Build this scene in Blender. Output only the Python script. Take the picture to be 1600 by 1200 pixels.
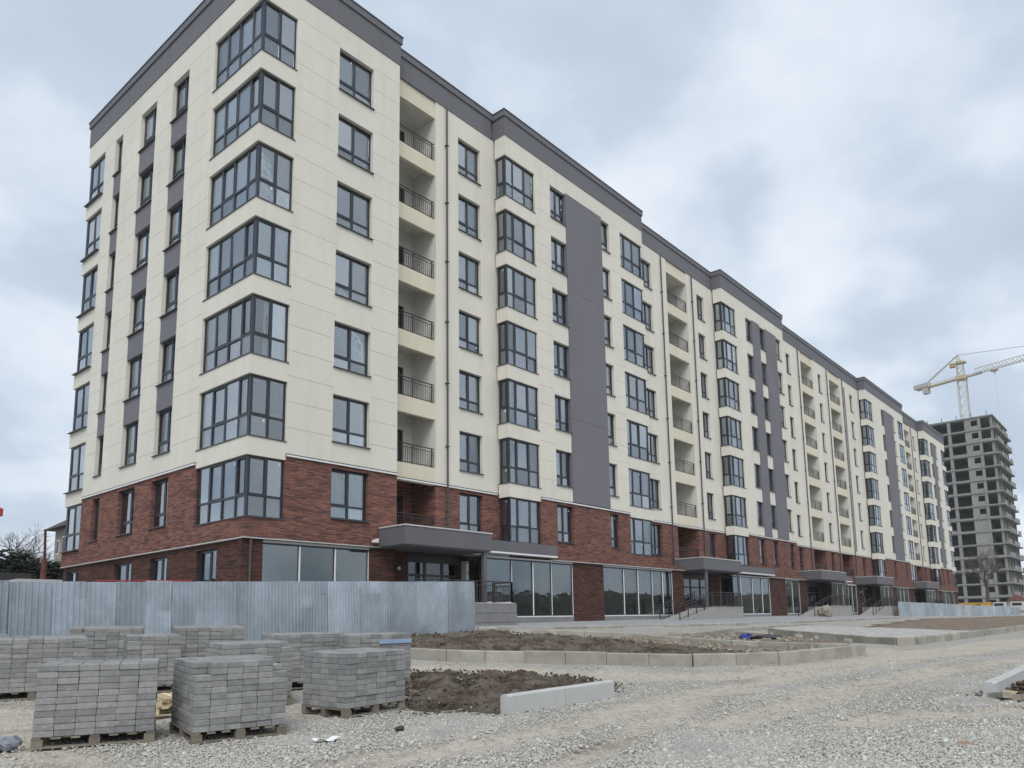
import bpy, math, random
import numpy as np
from mathutils import Vector, Matrix, noise

random.seed(7); rng = np.random.default_rng(7)
scn = bpy.context.scene
for o in list(bpy.data.objects): bpy.data.objects.remove(o)
COL = scn.collection
R = math.radians

# ---------------------------------------------------------------- camera
CAM = Vector((-13.474, -24.569, 1.6))
yaw, pitch, roll = 0.892014, 0.146582, -0.023122
FPX, CX, CY = 1187.34, 864.8, 798.47
_f = Vector((math.sin(yaw)*math.cos(pitch), math.cos(yaw)*math.cos(pitch), math.sin(pitch)))
_r = Vector((math.cos(yaw), -math.sin(yaw), 0)); _u = _r.cross(_f)
_r2 = math.cos(roll)*_r + math.sin(roll)*_u; _u2 = -math.sin(roll)*_r + math.cos(roll)*_u
cd = bpy.data.cameras.new('camera'); cam = bpy.data.objects.new('camera', cd); COL.objects.link(cam)
m = Matrix((_r2, _u2, -_f)).transposed().to_4x4(); m.translation = CAM; cam.matrix_world = m
cd.sensor_width = 36; cd.lens = FPX/1600*36; cd.shift_x = (800-CX)/1600; cd.shift_y = (CY-600)/1600
cd.clip_start = 0.1; cd.clip_end = 6000
scn.camera = cam

# ---------------------------------------------------------------- world / light
SUN_EL, SUN_AZ = R(48), R(228)      # azimuth clockwise from +Y: behind the camera, to its left
w = bpy.data.worlds.new('World'); scn.world = w; w.use_nodes = True
nt = w.node_tree; N = nt.nodes; L = nt.links; N.clear()
out = N.new('ShaderNodeOutputWorld'); bg = N.new('ShaderNodeBackground'); L.new(bg.outputs[0], out.inputs[0])
sky = N.new('ShaderNodeTexSky'); sky.sky_type = 'NISHITA'; sky.sun_disc = False
sky.sun_elevation = SUN_EL; sky.sun_rotation = SUN_AZ; sky.air_density = 1.0; sky.dust_density = 2.0
tc = N.new('ShaderNodeTexCoord'); sep = N.new('ShaderNodeSeparateXYZ'); L.new(tc.outputs['Generated'], sep.inputs[0])
zc = N.new('ShaderNodeMath'); zc.operation = 'MAXIMUM'; L.new(sep.outputs[2], zc.inputs[0]); zc.inputs[1].default_value = 0.0
za = N.new('ShaderNodeMath'); za.operation = 'ADD'; L.new(zc.outputs[0], za.inputs[0]); za.inputs[1].default_value = 0.42
dv = N.new('ShaderNodeVectorMath'); dv.operation = 'SCALE'
iv = N.new('ShaderNodeMath'); iv.operation = 'DIVIDE'; iv.inputs[0].default_value = 1.0; L.new(za.outputs[0], iv.inputs[1])
L.new(tc.outputs['Generated'], dv.inputs[0]); L.new(iv.outputs[0], dv.inputs['Scale'])
mp = N.new('ShaderNodeMapping'); mp.inputs['Location'].default_value = (3.1, 1.7, 0.4); mp.inputs['Scale'].default_value = (1, 1, 1.3)
L.new(dv.outputs[0], mp.inputs[0])
n1 = N.new('ShaderNodeTexNoise'); n1.inputs['Scale'].default_value = 2.8; n1.inputs['Detail'].default_value = 7; n1.inputs['Roughness'].default_value = .5
n1.inputs['Distortion'].default_value = .15; L.new(mp.outputs[0], n1.inputs['Vector'])
n2 = N.new('ShaderNodeTexNoise'); n2.inputs['Scale'].default_value = .55; n2.inputs['Detail'].default_value = 3; L.new(mp.outputs[0], n2.inputs['Vector'])
av = N.new('ShaderNodeMath'); av.operation = 'MULTIPLY_ADD'; L.new(n2.outputs[0], av.inputs[0]); av.inputs[1].default_value = .55; 
hf = N.new('ShaderNodeMath'); hf.operation = 'MULTIPLY'; hf.inputs[1].default_value = .6; L.new(n1.outputs[0], hf.inputs[0]); L.new(hf.outputs[0], av.inputs[2])
cr = N.new('ShaderNodeValToRGB'); L.new(av.outputs[0], cr.inputs[0])
e = cr.color_ramp.elements
e[0].position = .49; e[0].color = (.48, .56, .66, 1)
e[1].position = .67; e[1].color = (.80, .84, .895, 1)
a = e.new(.545); a.color = (.53, .615, .72, 1)
a = e.new(.595); a.color = (.67, .74, .825, 1)
skb = N.new('ShaderNodeVectorMath'); skb.operation = 'SCALE'; skb.inputs['Scale'].default_value = .10; L.new(sky.outputs[0], skb.inputs[0])
mx = N.new('ShaderNodeMix'); mx.data_type = 'RGBA'; mx.inputs[0].default_value = .90
L.new(skb.outputs[0], mx.inputs[6]); L.new(cr.outputs[0], mx.inputs[7]); L.new(mx.outputs[2], bg.inputs[0])
bg.inputs[1].default_value = 0.82
sd = bpy.data.lights.new('sun', 'SUN'); sd.energy = 1.5; sd.angle = R(35); sd.color = (1, .97, .92)
so = bpy.data.objects.new('sun', sd); COL.objects.link(so)
sdir = Vector((math.sin(SUN_AZ)*math.cos(SUN_EL), math.cos(SUN_AZ)*math.cos(SUN_EL), math.sin(SUN_EL)))
so.rotation_euler = sdir.to_track_quat('Z', 'Y').to_euler(); so.location = (0, -40, 60)
vs = scn.view_settings; vs.view_transform = 'Standard'; vs.look = 'None'; vs.exposure = 0.55; vs.gamma = 1; vs.use_curve_mapping = False

# ---------------------------------------------------------------- materials
MATS = {}
class MatB:
    def __init__(s, name, rough=.8, metal=0, spec=.3):
        s.m = bpy.data.materials.new(name); s.m.use_nodes = True; s.t = s.m.node_tree; s.n = s.t.nodes; s.l = s.t.links
        s.b = s.n['Principled BSDF']; s.b.inputs['Roughness'].default_value = rough; s.b.inputs['Metallic'].default_value = metal
        s.b.inputs['Specular IOR Level'].default_value = spec
        MATS[name] = s.m
        s.pos = s.n.new('ShaderNodeNewGeometry').outputs['Position']
    def node(s, t, **k):
        n = s.n.new(t)
        for a, v in k.items(): setattr(n, a, v)
        return n
    def noise(s, scale, detail=5, rough=.6, vec=None, dist=0):
        n = s.node('ShaderNodeTexNoise'); n.inputs['Scale'].default_value = scale; n.inputs['Detail'].default_value = detail
        n.inputs['Roughness'].default_value = rough; n.inputs['Distortion'].default_value = dist; s.l.new(vec or s.pos, n.inputs['Vector']); return n.outputs[0]
    def scaled(s, sc):
        n = s.node('ShaderNodeMapping'); n.inputs['Scale'].default_value = sc; s.l.new(s.pos, n.inputs[0]); return n.outputs[0]
    def ramp(s, fac, stops):
        n = s.node('ShaderNodeValToRGB'); s.l.new(fac, n.inputs[0]); e = n.color_ramp.elements
        while len(e) < len(stops): e.new(.5)
        for el, (p, c) in zip(e, stops):
            el.position = p; el.color = (*c, 1) if not isinstance(c, (int, float)) else (c, c, c, 1)
        return n.outputs[0]
    def mix(s, fac, a, b, mode='MIX'):
        n = s.node('ShaderNodeMix', data_type='RGBA', blend_type=mode)
        for i, v in ((0, fac), (6, a), (7, b)):
            if isinstance(v, (int, float)): n.inputs[i].default_value = v
            elif isinstance(v, tuple): n.inputs[i].default_value = (*v, 1)
            else: s.l.new(v, n.inputs[i])
        return n.outputs[2]
    def math(s, op, a, b=0.):
        n = s.node('ShaderNodeMath', operation=op)
        for i, v in enumerate((a, b)):
            if isinstance(v, (int, float)): n.inputs[i].default_value = v
            else: s.l.new(v, n.inputs[i])
        return n.outputs[0]
    def rand(s):
        return s.node('ShaderNodeObjectInfo').outputs['Random']
    def color(s, c):
        if isinstance(c, tuple): s.b.inputs['Base Color'].default_value = (*c, 1)
        else: s.l.new(c, s.b.inputs['Base Color'])
    def bump(s, h, strength=.3, dist=.02):
        n = s.node('ShaderNodeBump'); n.inputs['Strength'].default_value = strength; n.inputs['Distance'].default_value = dist
        s.l.new(h, n.inputs['Height']); s.l.new(n.outputs[0], s.b.inputs['Normal'])
    def rough(s, r): s.l.new(r, s.b.inputs['Roughness'])

def simple(name, col, rough=.7, metal=0, var=.12, scale=3, bump=0, spec=.3, rnd=0):
    b = MatB(name, rough, metal, spec)
    n = b.noise(scale)
    c = b.mix(1., b.ramp(n, [(.3, tuple(v*(1-var) for v in col)), (.7, tuple(v*(1+var) for v in col))]), (1., 1., 1.), 'MULTIPLY')
    if rnd:
        rr = b.ramp(b.rand(), [(0, 1-rnd), (1, 1+rnd)]); c = b.mix(1., c, rr, 'MULTIPLY')
    b.color(c)
    if bump: b.bump(b.noise(scale*14), bump, .01)
    return b.m

# facade materials
def cladding(name, col, rnd=.02):
    b = MatB(name, .75, 0, .25)
    big = b.noise(.35, 3); streak = b.noise(2.2, 5, .6, b.scaled((1, 1, .12))); fine = b.noise(60, 2)
    c = b.ramp(big, [(.3, tuple(v*.955 for v in col)), (.7, tuple(v*1.03 for v in col))])
    c = b.mix(1., c, b.ramp(streak, [(.25, .93), (.5, 1.0), (.75, 1.015)]), 'MULTIPLY')
    c = b.mix(1., c, b.ramp(b.rand(), [(0, 1-rnd), (1, 1+rnd)]), 'MULTIPLY')
    b.color(c); b.bump(fine, .12, .004); return b.m
cladding('cream', (.655, .635, .560), .012)
cladding('loggia_cream', (.64, .59, .47), 0)
cladding('loggia_white', (.66, .65, .60), 0)
cladding('dark_panel', (.165, .162, .180), .02)
cladding('parapet', (.145, .145, .160), .01)
simple('soffit', (.55, .54, .50))
simple('trim_white', (.72, .72, .72), .45, var=.05)
simple('trim_light', (.50, .50, .50), .5, var=.05)
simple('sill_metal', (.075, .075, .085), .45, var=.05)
simple('frame', (.020, .025, .036), .38, var=.05, spec=.5)
simple('railing', (.040, .035, .036), .45, var=.08)
simple('pipe', (.075, .07, .075), .45, var=.06)
simple('canopy_panel', (.125, .125, .138), .55, var=.06, scale=1)
simple('plinth', (.20, .20, .21), .8, var=.12, scale=2, bump=.1)
simple('concrete_step', (.30, .295, .285), .85, var=.12, scale=2, bump=.15)
simple('interior', (.36, .35, .33), .9)
simple('curtain', (.78, .77, .74), .9, var=.08, scale=2, rnd=.18)
simple('interior_floor', (.20, .19, .18), .9)
simple('roof_felt', (.12, .12, .12), .9)
simple('lamp_white', (.75, .75, .72), .4)
simple('door_dark', (.025, .025, .03), .4, spec=.5)

def brick(name, dark):
    b = MatB(name, .85, 0, .2)
    sx = b.node('ShaderNodeSeparateXYZ'); b.l.new(b.pos, sx.inputs[0])
    u = b.math('ADD', sx.outputs[0], sx.outputs[1])
    cb = b.node('ShaderNodeCombineXYZ'); b.l.new(u, cb.inputs[0]); b.l.new(sx.outputs[2], cb.inputs[1])
    bt = b.node('ShaderNodeTexBrick'); b.l.new(cb.outputs[0], bt.inputs['Vector'])
    bt.inputs['Scale'].default_value = 1; bt.inputs['Brick Width'].default_value = .34; bt.inputs['Row Height'].default_value = .050
    bt.inputs['Mortar Size'].default_value = .007; bt.inputs['Mortar Smooth'].default_value = .2; bt.inputs['Bias'].default_value = 0
    bt.offset = .37; bt.offset_frequency = 2
    bt.inputs['Color1'].default_value = (0, 0, 0, 1); bt.inputs['Color2'].default_value = (1, 1, 1, 1); bt.inputs['Mortar'].default_value = (.5, .5, .5, 1)
    k = dark
    c = b.ramp(bt.outputs[0], [(.0, (.044*k, .030*k, .031*k)), (.2, (.100*k, .045*k, .036*k)), (.5, (.140*k, .061*k, .046*k)), (.85, (.195*k, .090*k, .062*k)), (1., (.085*k, .050*k, .046*k))])
    patch = b.noise(1.1, 4, .6, b.scaled((1, 1, 2.5)))
    c = b.mix(1., c, b.ramp(patch, [(.3, .82), (.65, 1.08)]), 'MULTIPLY')
    small = b.noise(8, 3, .6, b.scaled((.7, .7, 3.2)))
    c = b.mix(b.ramp(small, [(.54, 0.), (.68, .55)]), c, (.050*k, .035*k, .036*k))
    c = b.mix(bt.outputs[1], c, (.055*k, .036*k, .034*k))
    b.color(c)
    h = b.math('SUBTRACT', b.math('MULTIPLY', bt.outputs[0], .35), bt.outputs[1]); b.bump(h, .6, .012)
    return b.m
brick('brick', 1.62); brick('brick_dark', .72)

def glass(name, tint, refl, rough=.015, wav=.012, body=.70, var=.0):
    b = MatB(name); b.n.remove(b.b)
    tr = b.node('ShaderNodeBsdfTransparent'); tr.inputs[0].default_value = (body*tint[0], body*tint[1], body*tint[2], 1)
    gl = b.node('ShaderNodeBsdfGlossy'); gl.inputs['Roughness'].default_value = rough; gl.inputs[0].default_value = (.90, .94, .98, 1)
    fr = b.node('ShaderNodeFresnel'); fr.inputs[0].default_value = 1.5
    ma = b.node('ShaderNodeMath', operation='MULTIPLY_ADD'); b.l.new(fr.outputs[0], ma.inputs[0]); ma.inputs[1].default_value = 1.5; ma.inputs[2].default_value = refl; rv = b.math('MULTIPLY', b.math('POWER', b.rand(), 1.5), var); b.l.new(b.math('ADD', rv, refl-var*.35), ma.inputs[2])
    mn = b.math('MINIMUM', ma.outputs[0], .92)
    nb = b.node('ShaderNodeBump'); nb.inputs['Strength'].default_value = wav*8; nb.inputs['Distance'].default_value = .02
    b.l.new(b.noise(1.3, 2), nb.inputs['Height']); b.l.new(nb.outputs[0], gl.inputs['Normal'])
    ms = b.node('ShaderNodeMixShader'); b.l.new(mn, ms.inputs[0]); b.l.new(tr.outputs[0], ms.inputs[1]); b.l.new(gl.outputs[0], ms.inputs[2])
    b.l.new(ms.outputs[0], b.n['Material Output'].inputs[0]); return b.m
glass('glass', (.88, .95, .97), .145, body=.84, var=.24, wav=.02)
glass('door_glass', (.7, .75, .8), .03, body=.4)
glass('shop_glass', (.88, .95, .93), .06, body=.80, var=.06, wav=.02)

# ground materials
def ground_mat():
    b = MatB('ground', .95, 0, .1)
    vor = b.node('ShaderNodeTexVoronoi'); vor.inputs['Scale'].default_value = 36; b.l.new(b.pos, vor.inputs['Vector'])
    stone = b.ramp(vor.outputs['Color'], [(.0, (.33, .318, .29)), (.5, (.46, .445, .408)), (1., (.58, .565, .525))])
    edge = b.ramp(vor.outputs['Distance'], [(.15, 1.), (.75, .6)])
    stone = b.mix(1., stone, edge, 'MULTIPLY')
    at_n = b.node('ShaderNodeAttribute'); at_n.attribute_name = 'dust'
    dust = b.mix(b.ramp(b.noise(5, 7, .7), [(.3, 0.), (.7, 1.)]), (.35, .313, .26), (.53, .49, .425))
    fine = b.node('ShaderNodeTexVoronoi'); fine.inputs['Scale'].default_value = 60; b.l.new(b.pos, fine.inputs['Vector'])
    dust = b.mix(.55, dust, b.mix(1., dust, b.ramp(fine.outputs['Color'], [(0., .65), (1., 1.35)]), 'MULTIPLY'))
    mudn = b.noise(.5, 5, .65, b.scaled((.8, 1.5, 1)))
    mud = b.mix(b.noise(5, 5), (.19, .16, .125), (.30, .265, .215))
    c = b.mix(b.ramp(b.math('ADD', at_n.outputs['Fac'], b.math('MULTIPLY', b.noise(3, 5), .35)), [(.42, 0.), (.80, .95)]), stone, dust)
    c = b.mix(b.ramp(mudn, [(.55, 0.), (.70, .8)]), c, mud)
    b.color(c)
    b.bump(b.math('ADD', b.math('MULTIPLY', vor.outputs['Distance'], -.6), b.noise(9, 6)), .8, .03)
ground_mat()
def soil_mat(name, k, pale):
    b = MatB(name, .98, 0, .05)
    n = b.noise(7, 8, .72); n2 = b.noise(1.1, 5); n3 = b.noise(30, 4, .7)
    c = b.ramp(n, [(.3, (.045*k, .035*k, .027*k)), (.5, (.100*k, .079*k, .060*k)), (.66, (.18*k, .15*k, .118*k)), (.8, (.34*k, .30*k, .25*k))])
    c = b.mix(b.ramp(n2, [(.40, 0.), (.58, pale)]), c, (.235, .208, .172)); c = b.mix(1., c, b.ramp(n3, [(.3, .75), (.7, 1.25)]), 'MULTIPLY')
    b.color(c); b.bump(b.math('ADD', n, b.math('MULTIPLY', n3, .4)), 1., .07)
soil_mat('soil', .80, .50); soil_mat('dirt', 2.0, .7)
simple('clod', (.090, .071, .054), .95, var=.55, scale=9, bump=.6)
def gravel_mat():
    b = MatB('gravel', .9, 0, .15)
    n = b.noise(17, 1, .5); c = b.ramp(n, [(.25, (.32, .308, .283)), (.5, (.47, .455, .42)), (.75, (.62, .605, .565))]); b.color(c)
gravel_mat()
def conc(name, col, var=.22, rnd=.06, stain=(.25, .21, .16)):
    b = MatB(name, .88, 0, .2)
    n = b.noise(2.2, 6, .65); f = b.noise(35, 3)
    c = b.ramp(n, [(.3, tuple(v*(1-var) for v in col)), (.7, tuple(v*(1+var*.6) for v in col))])
    c = b.mix(b.ramp(b.noise(1.3, 4, .6, b.scaled((1, 1, 3))), [(.55, 0.), (.75, .45)]), c, stain)
    c = b.mix(1., c, b.ramp(b.rand(), [(0, 1-rnd), (1, 1+rnd)]), 'MULTIPLY'); b.color(c); b.bump(f, .35, .006)
conc('kerb_new', (.44, .445, .44), .1, .03, (.42, .40, .36)); conc('kerb_old', (.33, .315, .275), .25, .12, (.20, .165, .125))
conc('pavement', (.31, .315, .325), .12, .0, (.33, .31, .28)); conc('parking_slab', (.42, .415, .395), .35, 0, (.25, .215, .17))
conc('raw_concrete', (.27, .268, .255), .22, .08, (.20, .19, .17))
def paver_mat():
    b = MatB('paver', .9, 0, .15)
    c = b.ramp(b.rand(), [(0, (.205, .208, .208)), (.5, (.25, .252, .25)), (1, (.30, .30, .295))])
    c = b.mix(1., c, b.ramp(b.noise(14, 5, .7), [(.3, .80), (.7, 1.15)]), 'MULTIPLY')
    c = b.mix(b.ramp(b.noise(9, 4, .7, b.scaled((1, 1, 1.6))), [(.63, 0.), (.74, .55)]), c, (.50, .50, .49))
    b.color(c); b.bump(b.noise(90, 3), .4, .004)
paver_mat()
def wood(name, c0, c1):
    b = MatB(name, .85, 0, .15); n = b.noise(5, 5, .6, b.scaled((4, 4, 9)))
    c = b.mix(n, c0, c1); c = b.mix(1., c, b.ramp(b.rand(), [(0, .75), (1, 1.2)]), 'MULTIPLY'); b.color(c); b.bump(n, .3, .005)
wood('pallet_wood', (.13, .115, .09), (.26, .235, .19)); wood('fresh_wood', (.46, .37, .24), (.68, .57, .40)); wood('bark', (.055, .045, .038), (.11, .09, .075))
def galv():
    b = MatB('galvanized', .40, .85, .5)
    blot = b.noise(.9, 5, .65, b.scaled((1, 1, .6))); sp = b.noise(11, 3)
    c = b.ramp(blot, [(.3, (.36, .40, .44)), (.55, (.50, .56, .62)), (.75, (.68, .76, .84))])
    c = b.mix(1., c, b.ramp(b.rand(), [(0, .84), (1, 1.12)]), 'MULTIPLY')
    c = b.mix(1., c, b.ramp(sp, [(.3, .92), (.7, 1.05)]), 'MULTIPLY'); b.color(c)
    b.rough(b.ramp(blot, [(.3, .48), (.75, .28)])); b.bump(b.noise(1.6, 3), .25, .03)
galv()
simple('crane_yellow', (.46, .38, .24), .5, var=.15); simple('crane_mast', (.50, .48, .43), .55, var=.15); simple('counterweight', (.42, .42, .41), .9)
simple('container_yellow', (.50, .30, .05), .55, var=.15, scale=1); simple('red_paint', (.33, .035, .045), .6)
simple('rust_red', (.16, .075, .06), .85, var=.2); simple('house_wall', (.30, .28, .235), .9, var=.2, scale=1); simple('house_roof', (.075, .062, .056), .85, var=.25, scale=4); simple('rust', (.12, .055, .042), .9, var=.35)
simple('dark_sheet', (.035, .035, .038), .7); simple('white_sheet', (.46, .47, .48), .6); simple('evergreen', (.026, .034, .020), .8, var=.4, scale=2)
simple('hill_green', (.095, .088, .062), .95, var=.45, scale=.05); simple('blue_tarp', (.04, .065, .24), .5, var=.2, scale=9); simple('blue_wrap', (.26, .36, .50), .45)
simple('paper', (.72, .73, .75), .8); simple('dark_stone', (.06, .06, .062), .9, var=.3, scale=15); simple('bag', (.22, .235, .28), .6, var=.2, scale=8); simple('rock', (.27, .25, .20), .95, var=.3, scale=3, bump=.5)
simple('tar_debris', (.06, .06, .065), .9, var=.3, scale=8); simple('mud_red', (.30, .21, .155), .95, var=.2, scale=9); simple('rubble', (.30, .27, .22), .95, var=.35, scale=9)
M = MATS

# ---------------------------------------------------------------- mesh helpers
class MB:
    def __init__(s): s.v = []; s.f = []
    def box(s, x0, x1, y0, y1, z0, z1):
        if x0 > x1: x0, x1 = x1, x0
        if y0 > y1: y0, y1 = y1, y0
        i = len(s.v)
        s.v += [(x0,y0,z0),(x1,y0,z0),(x1,y1,z0),(x0,y1,z0),(x0,y0,z1),(x1,y0,z1),(x1,y1,z1),(x0,y1,z1)]
        s.f += [(i,i+3,i+2,i+1),(i+4,i+5,i+6,i+7),(i,i+1,i+5,i+4),(i+1,i+2,i+6,i+5),(i+2,i+3,i+7,i+6),(i+3,i,i+4,i+7)]; return s
    def hexa(s, b, t):
        i = len(s.v); s.v += [tuple(p) for p in b] + [tuple(p) for p in t]; n = len(b)
        s.f.append(tuple(i+n-1-k for k in range(n))); s.f.append(tuple(i+n+k for k in range(n)))
        for k in range(n): s.f.append((i+k, i+(k+1) % n, i+n+(k+1) % n, i+n+k))
        return s
    def prism(s, poly, z0, z1):
        return s.hexa([(x, y, z0) for x, y in poly], [(x, y, z1) for x, y in poly])
    def beam(s, p, q, w, h=None, n=4):
        p = Vector(p); q = Vector(q); d = (q-p)
        if d.length < 1e-6: return s
        d.normalize(); a = d.cross(Vector((0, 0, 1)))
        if a.length < .01: a = Vector((1, 0, 0))
        a.normalize(); c = a.cross(d); h = h or w
        if n == 4: offs = [(-w/2, -h/2), (w/2, -h/2), (w/2, h/2), (-w/2, h/2)]
        else: offs = [(w/2*math.cos(k*2*math.pi/n), h/2*math.sin(k*2*math.pi/n)) for k in range(n)]
        return s.hexa([p+a*x+c*y for x, y in offs], [q+a*x+c*y for x, y in offs])
    def cone(s, p, q, r0, r1, n=6):
        p = Vector(p); q = Vector(q); d = (q-p).normalized(); a = d.orthogonal().normalized(); c = d.cross(a)
        o = [(math.cos(k*2*math.pi/n), math.sin(k*2*math.pi/n)) for k in range(n)]
        return s.hexa([p+(a*x+c*y)*r0 for x, y in o], [q+(a*x+c*y)*r1 for x, y in o])
    def mesh(s, name):
        me = bpy.data.meshes.new(name); me.from_pydata(s.v, [], s.f); me.update(); return me
    def build(s, name, mat, parent=None, loc=None):
        return obj(name, s.mesh(name), mat, parent, loc)
def obj(name, me, mat, parent=None, loc=None, rz=0):
    if mat and not me.materials: me.materials.append(M[mat] if isinstance(mat, str) else mat)
    o = bpy.data.objects.new(name, me); COL.objects.link(o)
    if loc is not None: o.location = loc
    if rz: o.rotation_euler = (0, 0, rz)
    if parent is not None:
        o.parent = parent
        o.matrix_parent_inverse = Matrix.Translation(-parent.location) if not PREL.get(parent.name) else Matrix()
    return o
PREL = {}    # parents whose children are given in the parent's own frame
def tag(o, label=None, cat=None, group=None, kind=None):
    for k, v in (('label', label), ('category', cat), ('group', group), ('kind', kind)):
        if v: o[k] = v
    return o
def empty(name, loc=(0, 0, 0), label=None, cat=None, group=None, kind=None, rz=0, local=False):
    o = bpy.data.objects.new(name, None); COL.objects.link(o); o.location = loc; o.rotation_euler = (0, 0, rz); o.empty_display_size = .2
    if local: PREL[o.name] = True
    return tag(o, label, cat, group, kind)

def G(x, y):
    b = np.interp(y, [-60, -16, -10.5, -6.5, -4, 0, 60], [.25, .3, .55, .87, 1.1, 1.3, 2.2])
    n = np.interp(x, [-9, 3, 18, 40, 110], [0, .2, .22, .4, .9]); f = np.interp(x, [-9, 7, 14, 46, 110], [0, .28, .3, .42, .20])
    t = np.clip((np.asarray(y)+14)/10, 0, 1); return b + n*(1-t) + f*t
def g(x, y): return float(G(x, y))

def px_ground(px, py):
    t_ = (px-CX)/FPX; s_ = -(py-CY)/FPX; d = _f+t_*_r2+s_*_u2; D = 3.
    while D < 300:
        p_ = CAM+d*D
        if p_.z < g(p_.x, p_.y): break
        D += .05
    return (p_.x, p_.y)
TRACKS = [([(560, 1190), (760, 1165), (900, 1130), (1060, 1090), (1250, 1055), (1420, 1030), (1600, 1005)], .55), ([(890, 1199), (980, 1150), (1080, 1100), (1180, 1075)], .35), ([(560, 1046), (700, 1046), (850, 1050), (1000, 1056), (1150, 1056), (1320, 1036), (1500, 1016)], 1.1),
          ([(1150, 1130), (1300, 1085), (1450, 1050), (1600, 1030)], .6), ([(1330, 1130), (1480, 1115), (1600, 1110)], .5), ([(0, 1110), (60, 1180), (140, 1199)], .5), ([(80, 1110), (250, 1130), (470, 1110)], .7), ([(1300, 1012), (1450, 1022), (1600, 1000)], 1.2)]
TRACKS = [([px_ground(*q) for q in l], w_) for l, w_ in TRACKS]
def dustmask(x, y):
    m_ = np.zeros(len(x)); near = (np.abs(x) < 60) & (y > -40) & (y < 0); xx, yy_ = x[near], y[near]; mm = np.zeros(len(xx))
    for l, w_ in TRACKS:
        for (ax, ay), (bx, by) in zip(l[:-1], l[1:]):
            dx, dy = bx-ax, by-ay; tt = np.clip(((xx-ax)*dx+(yy_-ay)*dy)/(dx*dx+dy*dy), 0, 1); dist = np.hypot(ax+tt*dx-xx, ay+tt*dy-yy_)
            mm = np.maximum(mm, np.clip(1.35-dist/w_*.9, 0, 1))
    nn = np.array([noise.noise((a_*.9, b_*.9, 4))*.5+noise.noise((a_*2.7, b_*2.7, 8))*.3 for a_, b_ in zip(xx, yy_)])
    m_[near] = np.clip(mm*.95+nn*.55, 0, 1); return m_
# ---------------------------------------------------------------- ground sheet
xs = np.unique(np.concatenate([np.linspace(-3000, -60, 12), np.linspace(-60, -16, 16), np.linspace(-16, 24, 180), np.linspace(24, 120, 97), np.linspace(120, 3000, 20)]))
ys = np.unique(np.concatenate([np.linspace(-3000, -60, 12), np.linspace(-60, -26, 14), np.linspace(-26, 0, 118), np.linspace(0, 60, 20), np.linspace(60, 3000, 14)]))
X, Y = np.meshgrid(xs, ys); Z = G(X, Y)
nz = np.array([noise.noise((x*.6, y*.6, 0))*.03 + noise.noise((x*1.9, y*1.9, 5))*.012 for x, y in zip(X.ravel(), Y.ravel())]).reshape(X.shape)
Z = Z + nz*((np.abs(X) < 130) & (np.abs(Y) < 60) & (Y < -3.2))
DM = dustmask(X.ravel(), Y.ravel()); Z = Z - .035*DM.reshape(X.shape)
nx, ny = len(xs), len(ys)
gm = bpy.data.meshes.new('ground'); idx = np.arange(nx*ny).reshape(ny, nx)
quads = np.stack([idx[:-1, :-1], idx[:-1, 1:], idx[1:, 1:], idx[1:, :-1]], -1).reshape(-1, 4)
gm.from_pydata(np.stack([X, Y, Z], -1).reshape(-1, 3).tolist(), [], quads.tolist())
for pl in gm.polygons: pl.use_smooth = True
tag(obj('ground', gm, 'ground'), kind='structure')
at_ = gm.attributes.new('dust', 'FLOAT', 'POINT'); at_.data.foreach_set('value', DM.astype(np.float32))

def sheet(name, poly, mat, h, kind='structure', res=.5, lump=0, side=.3, seed=0, edge=.25, smooth=True):
    """a ground-hugging sheet over a polygon, with a skirt so that it is a solid bed"""
    P = np.array(poly); x0, y0 = P.min(0); x1, y1 = P.max(0)
    nxx = max(2, int((x1-x0)/res)+1); nyy = max(2, int((y1-y0)/res)+1)
    gx = np.linspace(x0, x1, nxx); gy = np.linspace(y0, y1, nyy)
    def inside(x, y):
        r = False; j = len(poly)-1
        for i in range(len(poly)):
            xi, yi = poly[i]; xj, yj = poly[j]
            if (yi > y) != (yj > y) and x < (xj-xi)*(y-yi)/(yj-yi)+xi: r = not r
            j = i
        return r
    def edist(x, y):
        d = 1e9; p = Vector((x, y))
        for i in range(len(poly)):
            a = Vector(poly[i]); b = Vector(poly[(i+1) % len(poly)]); t = max(0, min(1, (p-a).dot(b-a)/max(1e-9, (b-a).length_squared)))
            d = min(d, (a+(b-a)*t-p).length)
        return d
    vid = {}; v = []; f = []
    def vert(i, j):
        if (i, j) not in vid:
            x, y = gx[i], gy[j]; z = g(x, y)+h
            if lump:
                e_ = min(1, edist(x, y)/edge)
                q = noise.fractal((x*1.7+seed, y*1.7, 0), .9, 2.1, 5)
                q2 = abs(noise.noise((x*4.5, y*4.5, seed)))
                z += lump*e_*(.35+.75*q+.5*q2)
            vid[(i, j)] = len(v); v.append((x, y, z))
        return vid[(i, j)]
    for i in range(nxx-1):
        for j in range(nyy-1):
            if inside((gx[i]+gx[i+1])/2, (gy[j]+gy[j+1])/2): f.append((vert(i, j), vert(i+1, j), vert(i+1, j+1), vert(i, j+1)))
    ec = {}
    for q in f:
        for k in range(4):
            ed = (q[k], q[(k+1) % 4]); ec[tuple(sorted(ed))] = None if tuple(sorted(ed)) in ec else ed
    low = {}
    for ed in ec.values():
        if ed:
            for a_ in ed:
                if a_ not in low: low[a_] = len(v); v.append((v[a_][0], v[a_][1], v[a_][2]-side))
            f.append((ed[1], ed[0], low[ed[0]], low[ed[1]]))
    me = bpy.data.meshes.new(name); me.from_pydata(v, [], f)
    if smooth:
        for pl in me.polygons: pl.use_smooth = True
    return tag(obj(name, me, mat), kind=kind)

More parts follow.
